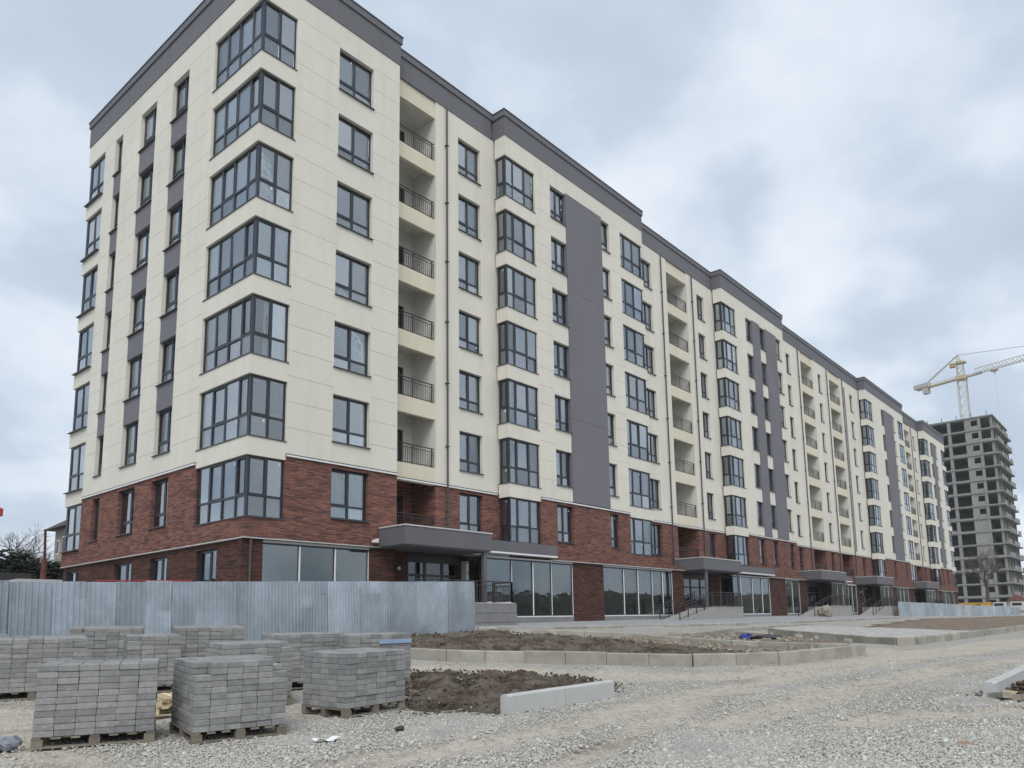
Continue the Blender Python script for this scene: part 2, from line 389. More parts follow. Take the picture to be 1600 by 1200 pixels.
def rocks(name, pts, size, mat, kind='stuff', flat=.6, parent=None):
    """many angular crumbs as one mesh; pts Nx3, size N"""
    n = len(pts); base = np.array([(-1,-1,-1),(1,-1,-1),(1,1,-1),(-1,1,-1),(-1,-1,1),(1,-1,1),(1,1,1),(-1,1,1)], float)*.5
    jit = base[None]*rng.uniform(.45, 1.25, (n, 8, 3)); jit[:, :, 2] *= flat
    an = rng.uniform(0, 6.28, n); c, s_ = np.cos(an), np.sin(an)
    tx = rng.uniform(-.5, .5, n)
    x = jit[:, :, 0]*c[:, None]-jit[:, :, 1]*s_[:, None]; y = jit[:, :, 0]*s_[:, None]+jit[:, :, 1]*c[:, None]; z = jit[:, :, 2]+x*tx[:, None]
    V = (np.stack([x, y, z], -1)*np.asarray(size)[:, None, None]+np.asarray(pts)[:, None, :]).reshape(-1, 3)
    fa = np.array([(0,3,2,1),(4,5,6,7),(0,1,5,4),(1,2,6,5),(2,3,7,6),(3,0,4,7)])
    F = (fa[None]+8*np.arange(n)[:, None, None]).reshape(-1, 4)
    me = bpy.data.meshes.new(name); me.vertices.add(len(V)); me.vertices.foreach_set('co', V.ravel())
    me.loops.add(F.size); me.loops.foreach_set('vertex_index', F.ravel().astype(np.int32)); me.polygons.add(len(F))
    me.polygons.foreach_set('loop_start', np.arange(0, F.size, 4, dtype=np.int32)); me.update(calc_edges=True)
    return tag(obj(name, me, mat, parent), kind=kind)

def in_poly(px, py, poly):
    r = np.zeros(len(px), bool); j = len(poly)-1
    for i in range(len(poly)):
        xi, yi = poly[i]; xj, yj = poly[j]
        with np.errstate(divide='ignore', invalid='ignore'):
            r ^= ((yi > py) != (yj > py)) & (px < (xj-xi)*(py-yi)/(yj-yi+1e-12)+xi)
        j = i
    return r

NEAR_BED = [(-5.55, -17.1), (-5.9, -15.6), (-4.6, -13.6), (-2.5, -11.6), (-1.4, -13.2), (-1.0, -15.2), (-1.7, -16.5), (-3.1, -17.15)]
FAR_BED = [(-.9, -8.9), (2.75, -15.3), (4.3, -16.75), (6.2, -17.0), (7.6, -14.5), (8.6, -11.5), (9.2, -8.6), (7.9, -6.0), (7.2, -4.4), (0, -5.0)]
DIRT = [(6.1, -17.05), (8.9, -17.4), (11.2, -16.3), (10.3, -12.8), (10.5, -9.0), (9.1, -8.0), (8.4, -11.8), (7.4, -14.6)]
RIGHT_BED = [(-.9, -22.55), (.3, -22.5), (3, -22.55), (3, -25.2), (-1.2, -25.2), (-1.5, -23.0)]
SLAB = [(17.2, -16.7), (30, -17.3), (31, -12.9), (30, -8.6), (24, -8.4), (20.6, -9.9), (18, -14.2)]
PAVE = [(7.6, -3.6), (10.2, -4.3), (17, -5.0), (25.4, -5.7), (35.4, -6.2), (60, -6.0), (66, -5.8), (66, .9), (7.6, .9)]
sheet('pavement', PAVE, 'pavement', .06, res=.8, side=.3)
sheet('parking_slab', SLAB, 'parking_slab', .13, res=.5, side=.3)
sheet('soil', NEAR_BED, 'soil', -.02, res=.045, lump=.20, seed=3, edge=.5)
sheet('soil', FAR_BED, 'soil', .0, res=.08, lump=.20, seed=9, edge=.7)
sheet('dirt', DIRT, 'dirt', .05, res=.12, lump=.12, seed=4, edge=.5)
sheet('dirt', [(11.4, -9.3), (16, -9.1), (20.2, -8.6), (20.0, -9.9), (17.6, -14.3), (14, -15.6), (11.6, -15.8), (10.7, -12.8)], 'dirt', .012, res=.2, lump=.07, seed=30, edge=.5)
sheet('soil', RIGHT_BED, 'soil', -.02, res=.08, lump=.16, seed=15, edge=.4)
sheet('soil', [(32, -17.0), (70, -18.0), (90, -10), (60, -7.5), (34, -10)], 'dirt', .01, res=.6, lump=.16, seed=21, edge=1.)

# gravel scattered over the road, densest near the camera
def scatter_gravel(n):
    d = 6.2*np.exp(rng.uniform(0, 1, n)**1.15*1.25); px = rng.uniform(-60, 1660, n)
    t = (px-CX)/FPX
    x = CAM.x+d*(_f.x+t*_r.x); y = CAM.y+d*(_f.y+t*_r.y)
    ok = ~(in_poly(x, y, NEAR_BED) | in_poly(x, y, FAR_BED) | in_poly(x, y, RIGHT_BED))
    x, y, d = x[ok], y[ok], d[ok]
    ok = rng.uniform(0, 1, len(x)) < 1-.95*dustmask(x, y)
    x, y, d = x[ok], y[ok], d[ok]
    s = .010+.017*rng.uniform(0, 1, len(x))**1.5+.03*(rng.uniform(0, 1, len(x)) > .99)
    return np.stack([x, y, G(x, y)+s*.12], -1), s
pts, s = scatter_gravel(190000); rocks('gravel', pts, s, 'gravel')
def scatter_poly(poly, n, smin, smax, h, name, mat):
    P = np.array(poly); x = rng.uniform(P[:, 0].min(), P[:, 0].max(), n); y = rng.uniform(P[:, 1].min(), P[:, 1].max(), n)
    k = in_poly(x, y, poly); x, y = x[k], y[k]; s_ = smin+(smax-smin)*rng.uniform(0, 1, len(x))**3
    return rocks(name, np.stack([x, y, G(x, y)+h+rng.uniform(0, .05, len(x))], -1), s_, mat, flat=.8)
scatter_poly(NEAR_BED, 5000, .006, .055, .05, 'soil_clods', 'clod'); scatter_poly(FAR_BED, 8000, .010, .075, .06, 'soil_clods', 'clod'); scatter_poly(RIGHT_BED, 1500, .012, .09, .04, 'soil_clods', 'clod'); scatter_poly(NEAR_BED, 350, .008, .035, .06, 'rubble', 'rubble'); scatter_poly(FAR_BED, 700, .012, .05, .08, 'rubble', 'rubble'); scatter_poly(DIRT, 1800, .02, .12, .07, 'rubble', 'rubble')
def spill(poly, n, reach, smax):
    P = np.array(poly); k = rng.integers(0, len(P), n); t_ = rng.uniform(0, 1, n)[:, None]; q = P[k]*(1-t_)+P[(k+1) % len(P)]*t_
    q = q+rng.normal(0, reach, (n, 2)); sz = .008+smax*rng.uniform(0, 1, n)**3
    rocks('soil_clods', np.stack([q[:, 0], q[:, 1], G(q[:, 0], q[:, 1])+sz*.1], -1), sz, 'clod', flat=.7)
spill(NEAR_BED, 2200, .14, .03); spill(RIGHT_BED, 900, .2, .05)
scatter_poly([(10, -11), (17, -14), (17, -10), (13, -8)], 500, .04, .22, .03, 'rubble', 'rubble')

# ---------------------------------------------------------------- kerbs
def kerb(pts, mat, height, label, width=.15, length=1.0, up=.0, jitter=.012):
    root = empty('kerb', (pts[0][0], pts[0][1], g(*pts[0])), kind='structure'); root['label'] = label
    for (a, b) in zip(pts[:-1], pts[1:]):
        A = Vector(a); B = Vector(b); d = B-A; n = max(1, round(d.length/length)); step = d.length/n; dn = d.normalized(); pn = Vector((-dn.y, dn.x))
        for k in range(n):
            c0 = A+dn*(k*step+.006); c1 = A+dn*((k+1)*step-.006)
            j = random.uniform(-jitter, jitter); c0 = c0+pn*j; c1 = c1+pn*(j+random.uniform(-jitter, jitter))
            z0 = g(*c0); z1 = g(*c1); jz = random.uniform(-jitter, jitter)
            ch = .025
            prof = [(-width/2, -.25), (width/2, -.25), (width/2, height-ch), (width/2-ch, height), (-width/2+ch, height), (-width/2, height-ch)]
            b_ = [(c0.x+pn.x*o, c0.y+pn.y*o, z0+zz+jz+up) for o, zz in prof]; t_ = [(c1.x+pn.x*o, c1.y+pn.y*o, z1+zz+jz+up) for o, zz in prof]
            MB().hexa(b_, t_).build('kerb_stone', mat, root)
    return root
kerb([(-5.5, -17.17), (-3.09, -17.3)], 'kerb_new', .27, 'new pale kerb beside the near heap of soil', length=1.1, jitter=.004)
kerb([(-.58, -9.37), (2.69, -15.62), (4.34, -16.99), (8.91, -17.62)], 'kerb_old', .30, 'long dusty kerb along the road side of the wide soil bed', length=.95)
kerb([(8.95, -17.55), (11.3, -16.4), (10.4, -12.9), (10.6, -9.0), (7.95, -6.1)], 'kerb_old', .24, 'kerb behind the wide soil bed', length=1.0)
kerb([(17.1, -17.0), (22, -17.4), (34.1, -18.1), (60, -18.6)], 'kerb_old', .28, 'far kerb along the road side of the pale parking slab')
kerb([(20.5, -9.85), (17.9, -14.35), (16.5, -16.45), (17.0, -16.95)], 'kerb_old', .28, 'kerb across the near end of the pale parking slab')
kerb([(-1.0, -22.38), (.3, -22.4), (3.0, -22.4)], 'kerb_new', .20, 'clean kerb of the soil bed at the right edge', length=1.3, jitter=.004)
kerb([(7.6, -3.7), (10.2, -4.4), (17, -5.1), (25.4, -5.8), (35.4, -6.3), (60, -6.1)], 'kerb_old', .12, 'low kerb along the pavement in front of the shops', width=.12)
kerb([(11.5, -9.2), (16, -9.0), (20.5, -8.3), (30, -8.3)], 'kerb_old', .18, 'kerb between the trench and the pale parking slab')

# ---------------------------------------------------------------- apartment building
BLD = empty('apartment_building', (0, 0, 1.3), 'long eight storey cream and brick apartment block with dark grey parapet', 'building')
ZP0, ZP1 = 26.75, 28.15; ZL = 7.95; ZB = 4.80; TH = .25
YB, YR = -.23, .58
SILL = [5.50]+[5.38+3*k for k in range(1, 7)]; HEAD = [7.70]+[7.65+3*k for k in range(1, 7)]
def box_uv(axis, c, u0, u1, z0, z1, d0=0, d1=TH, mb=None):
    """axis 'F': front wall facing -y at y=c, u = x ; 'S': side wall facing -x at x=c, u = y"""
    mb = mb or MB()
    if axis == 'F': mb.box(u0, u1, c+d0, c+d1, z0, z1)
    else: mb.box(c+d0, c+d1, u0, u1, z0, z1)
    return mb
def panel(axis, c, u0, u1, z0, z1, mat='cream', name='cladding_panel', gap=.006):
    box_uv(axis, c, u0, u1, z0+gap, z1-gap, 0, TH).build(name, mat, BLD)
def solid(sec, axis, c, u0, u1, z0, z1, panels=False, mat=None, off=0):
    """wall strip from z0 to z1 split at the brick / cream line"""
    parts = []
    if mat: parts = [(z0, z1, mat)]
    else:
        if z0 < ZL: parts.append((z0, min(z1, ZL), 'brick'))
        if z1 > ZL: parts.append((max(z0, ZL), z1, 'cream'))
    for a, b, mm in parts:
        if b-a < .02: continue
        if panels and mm == 'cream':
            if b-a < 1.35: panel(axis, c, u0, u1, a, b)
            else:
                n = max(1, round((b-a)/1.0)); h = (b-a)/n
                for k in range(n): panel(axis, c, u0, u1, a+k*h, a+(k+1)*h)
            box_uv(axis, c, u0+.01, u1-.01, a+.01, b-.01, .02, TH-.01).build('panel_backing', 'loggia_cream', BLD)
        else: box_uv(axis, c, u0, u1, a, b, off, TH).build(mm+'_wall', mm, BLD)

# --- windows
WIN = {}
STICK = MB().box(0, .07, 0, .002, 0, .09).mesh('sticker')
def win_meshes(cols, h, trans, small):
    key = (tuple(round(c, 3) for c in cols), round(h, 3), round(trans, 3), small)
    if key in WIN: return WIN[key]
    Wd = sum(cols); fw = .065; mw = .085; D0, D1 = 0, .07
    fr = MB(); fr.box(0, fw, D0, D1, 0, h); fr.box(Wd-fw, Wd, D0, D1, 0, h); fr.box(fw, Wd-fw, D0, D1, 0, fw); fr.box(fw, Wd-fw, D0, D1, h-fw, h)
    u = 0; cuts = [0]
    for c in cols[:-1]:
        u += c; fr.box(u-mw/2, u+mw/2, D0-.004, D1, fw, h-fw); cuts.append(u)
    cuts.append(Wd)
    ed = []
    for i in range(len(cols)):
        a = cuts[i]+(fw if i == 0 else mw/2); b = cuts[i+1]-(fw if i == len(cols)-1 else mw/2)
        fr.box(a, b, D0-.002, D1, trans-.04, trans+.04)
        ed.append((a, b, fw, trans-.04)); ed.append((a, b, trans+.04, h-fw))
        if i % 2 == (len(cols) > 2):      # sash frame of an opening leaf
            for q in (a, b-.035): fr.box(q, q+.035, D0-.012, D1-.02, trans+.04, h-fw)
            fr.box(a+.035, b-.035, D0-.012, D1-.02, trans+.04, trans+.075); fr.box(a+.035, b-.035, D0-.012, D1-.02, h-fw-.035, h-fw)
    panes = []
    if small:
        pm = MB()
        for a, b, z0, z1 in ed: pm.box(a, b, .03, .045, z0, z1)
        panes = [pm.mesh('pane')]
    else:
        for a, b, z0, z1 in ed: panes.append(MB().box(a, b, .03, .045, z0, z1).mesh('pane'))
    si = MB().box(-.03, Wd+.03, -.25, .0, -.035, -.004).mesh('sill')
    WIN[key] = (fr.mesh('window'), panes, si); return WIN[key]
def window(axis, c, u0, u1, z0, z1, cols=None, trans=None, d=.17, sill=True, small=False, curtain=None, glassmat='glass', name='window'):
    cols = cols or [(u1-u0)/2]*2; sc = (u1-u0)/sum(cols); cols = [k*sc for k in cols]; h = z1-z0
    trans = trans or h*.27
    if axis == 'S': cols = cols[::-1]
    fm, pms, sm = win_meshes(cols, h, trans, small)
    if axis == 'F': loc, rz = (u0, c+d, z0), 0
    elif axis == 'S': loc, rz = (c+d, u1, z0), -math.pi/2
    else: loc, rz = (c-d, u0, z0), math.pi/2        # 'E' facing +x
    o = obj(name, fm, 'frame', BLD, loc, rz); PREL[o.name] = True
    for pm in pms:
        q = obj('pane', pm, glassmat, o)
        q.rotation_euler = (random.uniform(-.008, .008), 0, random.uniform(-.008, .008))
    if sill and d > .08: obj('sill', sm, 'sill_metal', o)
    if not small and name == 'window' and len(cols) > 1 and random.random() < .13:      # a leaf tilted open
        i = random.randrange(len(cols)); a_ = sum(cols[:i])+.07; b_ = sum(cols[:i+1])-.07; hh = h-trans-.12; sb = MB()
        for q0, q1 in ((a_, a_+.06), (b_-.06, b_)): sb.box(q0, q1, 0, .05, 0, hh)
        sb.box(a_+.06, b_-.06, 0, .05, 0, .06); sb.box(a_+.06, b_-.06, 0, .05, hh-.06, hh)
        q = obj('open_sash', sb.mesh('open_sash'), 'frame', o); q.location = (0, .075, trans+.05); q.rotation_euler = (-.10, 0, 0)
    cu = random.random() if curtain is None else curtain
    if not small and random.random() < .5:
        i = random.randrange(len(cols)); xx = sum(cols[:i+1])-.2; zz = random.choice((trans-.2, h-.24))
        obj('sticker', STICK, 'paper', o).location = (xx, .027, zz)
    if cu < .42 and not small:
        mb = MB(); Wd = u1-u0; a = .05 if cu < .3 else Wd*random.uniform(.3, .6); n = max(6, int((Wd-a)/.06)); zb = .1
        pv = [(a+(Wd-.1-a)*k/n, .16+.02*math.sin(k*1.9)+.012*random.random()) for k in range(n+1)]
        i0 = len(mb.v)
        for x_, y_ in pv: mb.v += [(x_, y_, zb), (x_, y_, h-.05)]
        for k in range(n): mb.f.append((i0+2*k, i0+2*k+2, i0+2*k+3, i0+2*k+1))
        obj('curtain', mb.mesh('curtain'), 'curtain', o)
    return o

def window_column(sec, axis, c, u0, u1, cols=None, lo=.38, trans=None, panels=False, floors=range(7), fill=None, dark_fill=(), small=False, full=False):
    """one column of windows with the wall between them"""
    prev = ZB
    for k in range(7):
        z0 = SILL[k]+lo-(.12 if (k == 0 and lo) else 0); z1 = HEAD[k]
        if k in dark_fill and k > 0:
            box_uv(axis, c, u0, u1, prev, z0-.005, .015, TH).build('spandrel_panel', 'dark_panel', BLD)
        else: solid(sec, axis, c, u0, u1, prev, z0-.005, panels)
        window(axis, c, u0+.002, u1-.002, z0, z1, cols, trans, small=small)
        prev = z1
    solid(sec, axis, c, u0, u1, prev, ZP0, panels)

def corner_bay(sec, xc, yc, fw, sw, fcols, scols, side='S', panels=False, small=False, fa=None):
    """glazed corner: front glass from xc along the front, return glass along the side"""
    sgn = 1 if side == 'S' else -1
    u0, u1 = (xc, xc+fw) if side == 'S' else (xc-fw, xc)
    prev = ZB
    for k in range(8):
        z0 = SILL[k]-.005 if k < 7 else ZP0
        mm = 'brick' if k == 0 else 'cream'
        mb = MB(); mb.box(u0, u1, yc, yc+TH, prev, z0)
        if side == 'S': mb.box(xc, xc+TH, yc+TH, yc+sw, prev, z0)
        else: mb.box(xc-TH, xc, yc+TH, yc+sw, prev, z0)
        mb.build('brick_wall' if k == 0 else ('cladding_panel' if panels else 'cream_wall'), mm, BLD)
        if k == 7: break
        z1 = HEAD[k]; d = .10; tr = (z1-z0)*.36
        window('F', yc, u0+(d if side == 'S' else .002), u1-(.002 if side == 'S' else d), z0+.005, z1, fcols, tr, d=d, sill=False, small=small)
        window('S' if side == 'S' else 'E', xc, yc+d+.075, yc+sw-.002, z0+.005, z1, scols, tr, d=d, sill=False, small=small)
        # corner post and bent sill
        cp = MB()
        if side == 'S': cp.box(xc+d-.012, xc+d+.075, yc+d-.012, yc+d+.075, z0+.005, z1)
        else: cp.box(xc-d-.075, xc-d+.012, yc+d-.012, yc+d+.075, z0+.005, z1)
        cp.build('corner_post', 'frame', BLD)
        sl = MB(); e_ = .035
        if side == 'S': sl.box(xc-e_, xc+fw+.02, yc-e_, yc+d+.02, z0-.002, z0+.03); sl.box(xc-e_, xc+d+.02, yc+d+.02, yc+sw+.04, z0-.002, z0+.03)
        else: sl.box(xc-fw-.02, xc+e_, yc-e_, yc+d+.02, z0-.002, z0+.03); sl.box(xc-d-.02, xc+e_, yc+d+.02, yc+sw+.02, z0-.002, z0+.03)
        sl.build('sill', 'sill_metal', BLD)
        prev = z1
def ledge(axis, c, u0, u1):
    box_uv(axis, c, u0, u1, 7.845, 7.905, -.075, -.003).build('ledge', 'trim_white', BLD)
    box_uv(axis, c, u0, u1, 7.912, 7.95, -.05, -.003).build('ledge_shadow_line', 'sill_metal', BLD)  # dark strip added as a painted shadow line above the white ledge
def parapet(x0, x1, y0, y1, label=None):
    o = MB().box(x0-.03, x1+.03, y0-.03, y1, ZP0, 27.80).build('parapet', 'parapet', BLD)
    MB().box(x0-.09, x1+.09, y0-.09, y1, 27.805, ZP1-.03).build('fascia', 'parapet', o)
    MB().box(x0-.12, x1+.12, y0-.12, y1, ZP1-.03, ZP1+.02).build('coping', 'sill_metal', o)
    return o
def pipe(x, y, z0, z1):
    mb = MB(); mb.cone((x, y, z0), (x, y, z1), .045, .045, 10)
    z = z0+1
    while z < z1: mb.box(x-.075, x+.075, y-.07, y+.09, z, z+.04); z += 3
    mb.build('downpipe', 'pipe', BLD)

def loggia(sec, x0, x1, back=2.2, yc=YR, small=False, first=0):
    """recessed balcony stack between x0 and x1"""
    prev = ZB
    for k in range(8):
        zf = SILL[k]+(.25 if k else .05) if k < 7 else ZP0
        mm = 'brick' if k == 0 else 'loggia_cream'
        box_uv('F', yc, x0, x1, prev, zf, .06, TH, None).build('balcony_beam', mm, BLD)
        if k == 7: break
        zt = HEAD[k]+.23 if k else 7.84
        MB().box(x0, x1, yc+TH, back, zf-.35, zf-.12).build('balcony_slab', 'soffit', BLD)
        wm = 'brick' if k == 0 else 'loggia_white'
        dw = min(.95, (x1-x0)*.4); zd = zf+1.95
        e0 = x0+.95 if x1-x0 < 2.6 else x0+1.5; ztt = zt+.4 if k < 6 else ZP0+.1
        bw = MB(); bw.box(x0, e0, back, back+.2, zf-.35, ztt); bw.box(e0+dw, x1, back, back+.2, zf-.35, ztt); bw.box(e0, e0+dw, back, back+.2, zd, ztt)
        bw.box(e0, e0+dw, back, back+.2, zf-.35, zf-.1)
        if k == 6: MB().box(x0, x1, yc+TH, back, zt+.01, zt+.2).build('balcony_slab', 'soffit', BLD)
        bw.box(x0-.16, x0, yc+TH, back, zf-.35, ztt); bw.box(x1, x1+.16, yc+TH, back, zf-.35, ztt)
        bw.build('loggia_wall', wm, BLD)
        window('F', back, e0+.002, e0+dw-.002, zf-.1, zd, [1.], .6, d=.08, sill=False, small=True, curtain=1, name='balcony_door')
        # railing
        r_ = MB(); yr = yc+.12; zr = zf+.90; a, b = x0+.03, x1-.03
        r_.box(a, b, yr-.025, yr+.025, zr-.04, zr); r_.box(a, b, yr-.015, yr+.015, zr-.17, zr-.145); r_.box(a, b, yr-.015, yr+.015, zf+.06, zf+.085)
        n = max(4, int((b-a)/.125))
        for i in range(n+1):
            x_ = a+(b-a)*i/n; post = i % max(1, n//2) == 0; t_ = .022 if post else .008
            r_.box(x_-t_, x_+t_, yr-t_*.8, yr+t_*.8, zf-(.12 if post else 0)+.0, zr-.04 if post else zr-.17)
        r_.build('balcony_railing', 'railing', BLD)
        prev = zt
    
# ---- side wall (x = 0)
corner_bay('A', 0, 0, 1.50, 3.67, [.78, .72], [.95, 1.0, 1.0, .72][::-1], panels=True)
for a, b in ((3.67, 5.90), (7.40, 9.0), (10.62, 12.65), (13.5, 14.75)): solid('S', 'S', 0, a, b, ZB, ZP0, True)
window_column('S', 'S', 0, 5.90, 7.40, [.6, .9], panels=True, dark_fill=(2, 3, 4, 5, 6))
window_column('S', 'S', 0, 9.00, 10.62, [.6, .9], panels=True, dark_fill=(2, 3, 4, 5, 6))
window_column('S', 'S', 0, 12.65, 13.50, [1.], panels=True, dark_fill=(2, 3, 4, 5, 6))
prev = ZB
for k in range(8):     # glazed bay at the far end of the side wall
    z0 = SILL[k]-.005 if k < 7 else ZP0
    solid('S', 'S', 0, 14.75, 16.86, prev, z0, k > 0, mat='brick' if k == 0 else 'cream')
    if k == 7: break
    window('S', 0, 14.752, 16.75, z0+.005, HEAD[k], [1., 1.], (HEAD[k]-z0)*.36, d=.10)
    MB().box(.1, .19, 16.75, 16.86, z0, HEAD[k]).build('corner_post', 'frame', BLD)
    MB().box(.1, 1.6, 16.77, 16.80, z0, HEAD[k]).build('pane', 'glass', BLD)
    prev = HEAD[k]
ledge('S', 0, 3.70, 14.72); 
# ---- front, block A
solid('A', 'F', 0, 1.50, 3.47, ZB, ZP0, True); window_column('A', 'F', 0, 3.47, 5.22, panels=True); solid('A', 'F', 0, 5.22, 6.65, ZB, ZP0, True)
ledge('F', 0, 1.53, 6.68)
MB().box(6.40, 6.65, TH, 2.2, ZB, ZP0).build('return_wall', 'cream', BLD)
# ---- recess 1
loggia('R1', 6.90, 9.34); solid('R1', 'F', YR, 6.65, 6.90, ZB, ZP0); solid('R1', 'F', YR, 9.34, 10.82, ZB, ZP0); window_column('R1', 'F', YR, 10.82, 12.35); solid('R1', 'F', YR, 12.35, 13.61, ZB, ZP0)
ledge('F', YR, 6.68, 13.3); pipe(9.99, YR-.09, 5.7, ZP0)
# ---- bay B
def ret_wall(x, sec):    # return walls of a projecting bay, behind the glazed return
    MB().box(x, x+TH, YB+.68, YR+.05, ZB, ZP0).build('return_wall', 'cream', BLD)
def bay_left(sec, x, small): corner_bay(sec, x, YB, 2.35, .70, [.58, .99, .78], [1.], panels=(sec == 'B'), small=small)
def bay_right(sec, x, small): corner_bay(sec, x, YB, 2.60, .70, [.55, 1.0, 1.0], [1.], side='E', panels=(sec == 'B'), small=small)
bay_left('B', 13.36, False)
solid('B', 'F', YB, 15.71, 17.03, ZB, ZP0, True); window_column('B', 'F', YB, 17.03, 18.38, panels=True)
def dark_strip(x0, x1, yc, z1=HEAD[6]+.12, join=(9, 6)):
    z = ZL+.02
    box_uv('F', yc, x0, x1, ZB, ZL+.02, 0, TH).build('brick_wall', 'brick', BLD)
    zz = [z, SILL[2]+1.2, SILL[5]-.4, z1]
    for a, b in zip(zz[:-1], zz[1:]): box_uv('F', yc, x0, x1, a+.006, b-.006, -.02, TH).build('dark_panel', 'dark_panel', BLD)
    box_uv('F', yc, x0, x1, z1, ZP0, 0, TH).build('cream_wall', 'cream', BLD)
dark_strip(18.40, 21.88, YB); window_column('B', 'F', YB, 21.90, 22.72, [1.], panels=True); solid('B', 'F', YB, 22.72, 23.90, ZB, ZP0, True); bay_right('B', 26.5, False)
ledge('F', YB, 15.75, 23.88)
# ---- recess C
solid('C', 'F', YR, 26.25, 27.59, ZB, ZP0); window_column('C', 'F', YR, 27.59, 28.85); solid('C', 'F', YR, 28.85, 30.85, ZB, ZP0); loggia('C', 30.85, 33.75)
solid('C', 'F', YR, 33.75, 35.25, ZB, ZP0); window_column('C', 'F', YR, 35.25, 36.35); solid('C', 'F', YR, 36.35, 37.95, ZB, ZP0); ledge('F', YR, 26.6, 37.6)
pipe(30.05, YR-.09, 5.0, ZP0); pipe(34.40, YR-.09, 5.7, ZP0)
# ---- bay D
bay_left('D', 37.70, False); solid('D', 'F', YB, 40.05, 41.84, ZB, ZP0); window_column('D', 'F', YB, 41.84, 43.0, [.4, .7])
dark_strip(43.02, 44.48, YB); window_column('D', 'F', YB, 44.5, 45.55, [.4, .6]); dark_strip(45.57, 47.88, YB); window_column('D', 'F', YB, 47.9, 48.95, [.4, .6]); solid('D', 'F', YB, 48.95, 49.5, ZB, ZP0)
ledge('F', YB, 40.08, 49.5); MB().box(49.25, 49.5, YB+TH, YR+.2, ZB, ZP0).build('return_wall', 'cream', BLD)
# ---- recess E
solid('E', 'F', YR, 49.25, 52.05, ZB, ZP0); window_column('E', 'F', YR, 52.05, 53.0, [.4, .6], small=True); solid('E', 'F', YR, 53, 55.63, ZB, ZP0); loggia('E', 55.63, 58.76, small=True)
solid('E', 'F', YR, 58.76, 60.15, ZB, ZP0); window_column('E', 'F', YR, 60.15, 61.05, [.4, .6], small=True); solid('E', 'F', YR, 61.05, 63.36, ZB, ZP0); loggia('E', 63.36, 66.6, small=True)
solid('E', 'F', YR, 66.6, 69.7, ZB, ZP0); window_column('E', 'F', YR, 69.7, 70.7, [.4, .6], small=True); solid('E', 'F', YR, 70.7, 72.95, ZB, ZP0); ledge('F', YR, 49.6, 72.6)
for x in (54.8, 62.5, 67.2): pipe(x, YR-.09, 5., ZP0)
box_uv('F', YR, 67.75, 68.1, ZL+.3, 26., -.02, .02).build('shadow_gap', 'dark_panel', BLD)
# ---- bay F
bay_left('F', 72.7, True); solid('F', 'F', YB, 75.05, 78.4, ZB, ZP0); window_column('F', 'F', YB, 78.4, 79.3, [.4, .6], small=True); dark_strip(79.32, 83.18, YB)
window_column('F', 'F', YB, 83.2, 83.95, [1.], small=True); solid('F', 'F', YB, 83.95, 85.3, ZB, ZP0); bay_right('F', 87.9, True); ledge('F', YB, 75.1, 85.3)
# ---- recess
solid('H', 'F', YR, 87.65, 89.3, ZB, ZP0); window_column('H', 'F', YR, 89.3, 90.3, [.4, .6], small=True); solid('H', 'F', YR, 90.3, 91.4, ZB, ZP0); loggia('H', 91.4, 94.1, small=True)
solid('H', 'F', YR, 94.1, 95.6, ZB, ZP0); window_column('H', 'F', YR, 95.6, 96.6, [.4, .6], small=True); solid('H', 'F', YR, 96.6, 98.55, ZB, ZP0); pipe(94.5, YR-.09, 5, ZP0); ledge('F', YR, 88, 98.2)
# ---- bay G
bay_left('G', 98.3, True); solid('G', 'F', YB, 100.65, 101.6, ZB, ZP0); window_column('G', 'F', YB, 101.6, 102.5, [.4, .6], small=True); dark_strip(102.52, 104.4, YB)
window_column('G', 'F', YB, 104.42, 105.5, [.4, .6], small=True); solid('G', 'F', YB, 105.5, 107.9, ZB, ZP0); bay_right('G', 110.5, True); ledge('F', YB, 100.7, 107.9)

# parapets: projecting blocks stand forward of the recesses
parapet(0, 6.65, 0, 2.0); parapet(6.65+.2, 13.36-.2, YR, 2.0); parapet(13.36, 26.5, YB, 2.0); parapet(26.75, 37.5, YR, 2.0); parapet(37.7, 49.5, YB, 2.0)
parapet(49.75, 72.5, YR, 2.0); parapet(72.7, 87.9, YB, 2.0); parapet(88.15, 98.1, YR, 2.0); parapet(98.3, 110.5, YB, 2.0)
o = MB().box(-.03, .6, 2.0, 16.9, ZP0, 27.80).build('parapet', 'parapet', BLD); MB().box(-.09, .6, 2.0, 16.96, 27.805, ZP1-.03).build('fascia', 'parapet', o); MB().box(-.12, .6, 2.0, 17.0, ZP1-.03, ZP1+.02).build('coping', 'sill_metal', o)
MB().box(.25, 110.3, .6, 16.8, 26.9, 27.2).build('roof', 'roof_felt', BLD)
MB().box(.3, 110.5, 16.6, 16.85, ZB, ZP0).build('rear_wall', 'cream', BLD); MB().box(110.25, 110.5, .5, 16.6, ZB, ZP0).build('end_wall', 'cream', BLD)
MB().box(.3, 110.5, 16.6, 16.80, 1, ZB).build('rear_wall', 'brick', BLD); MB().box(110.2, 110.45, .5, 16.6, 1, ZB).build('end_wall', 'brick', BLD)
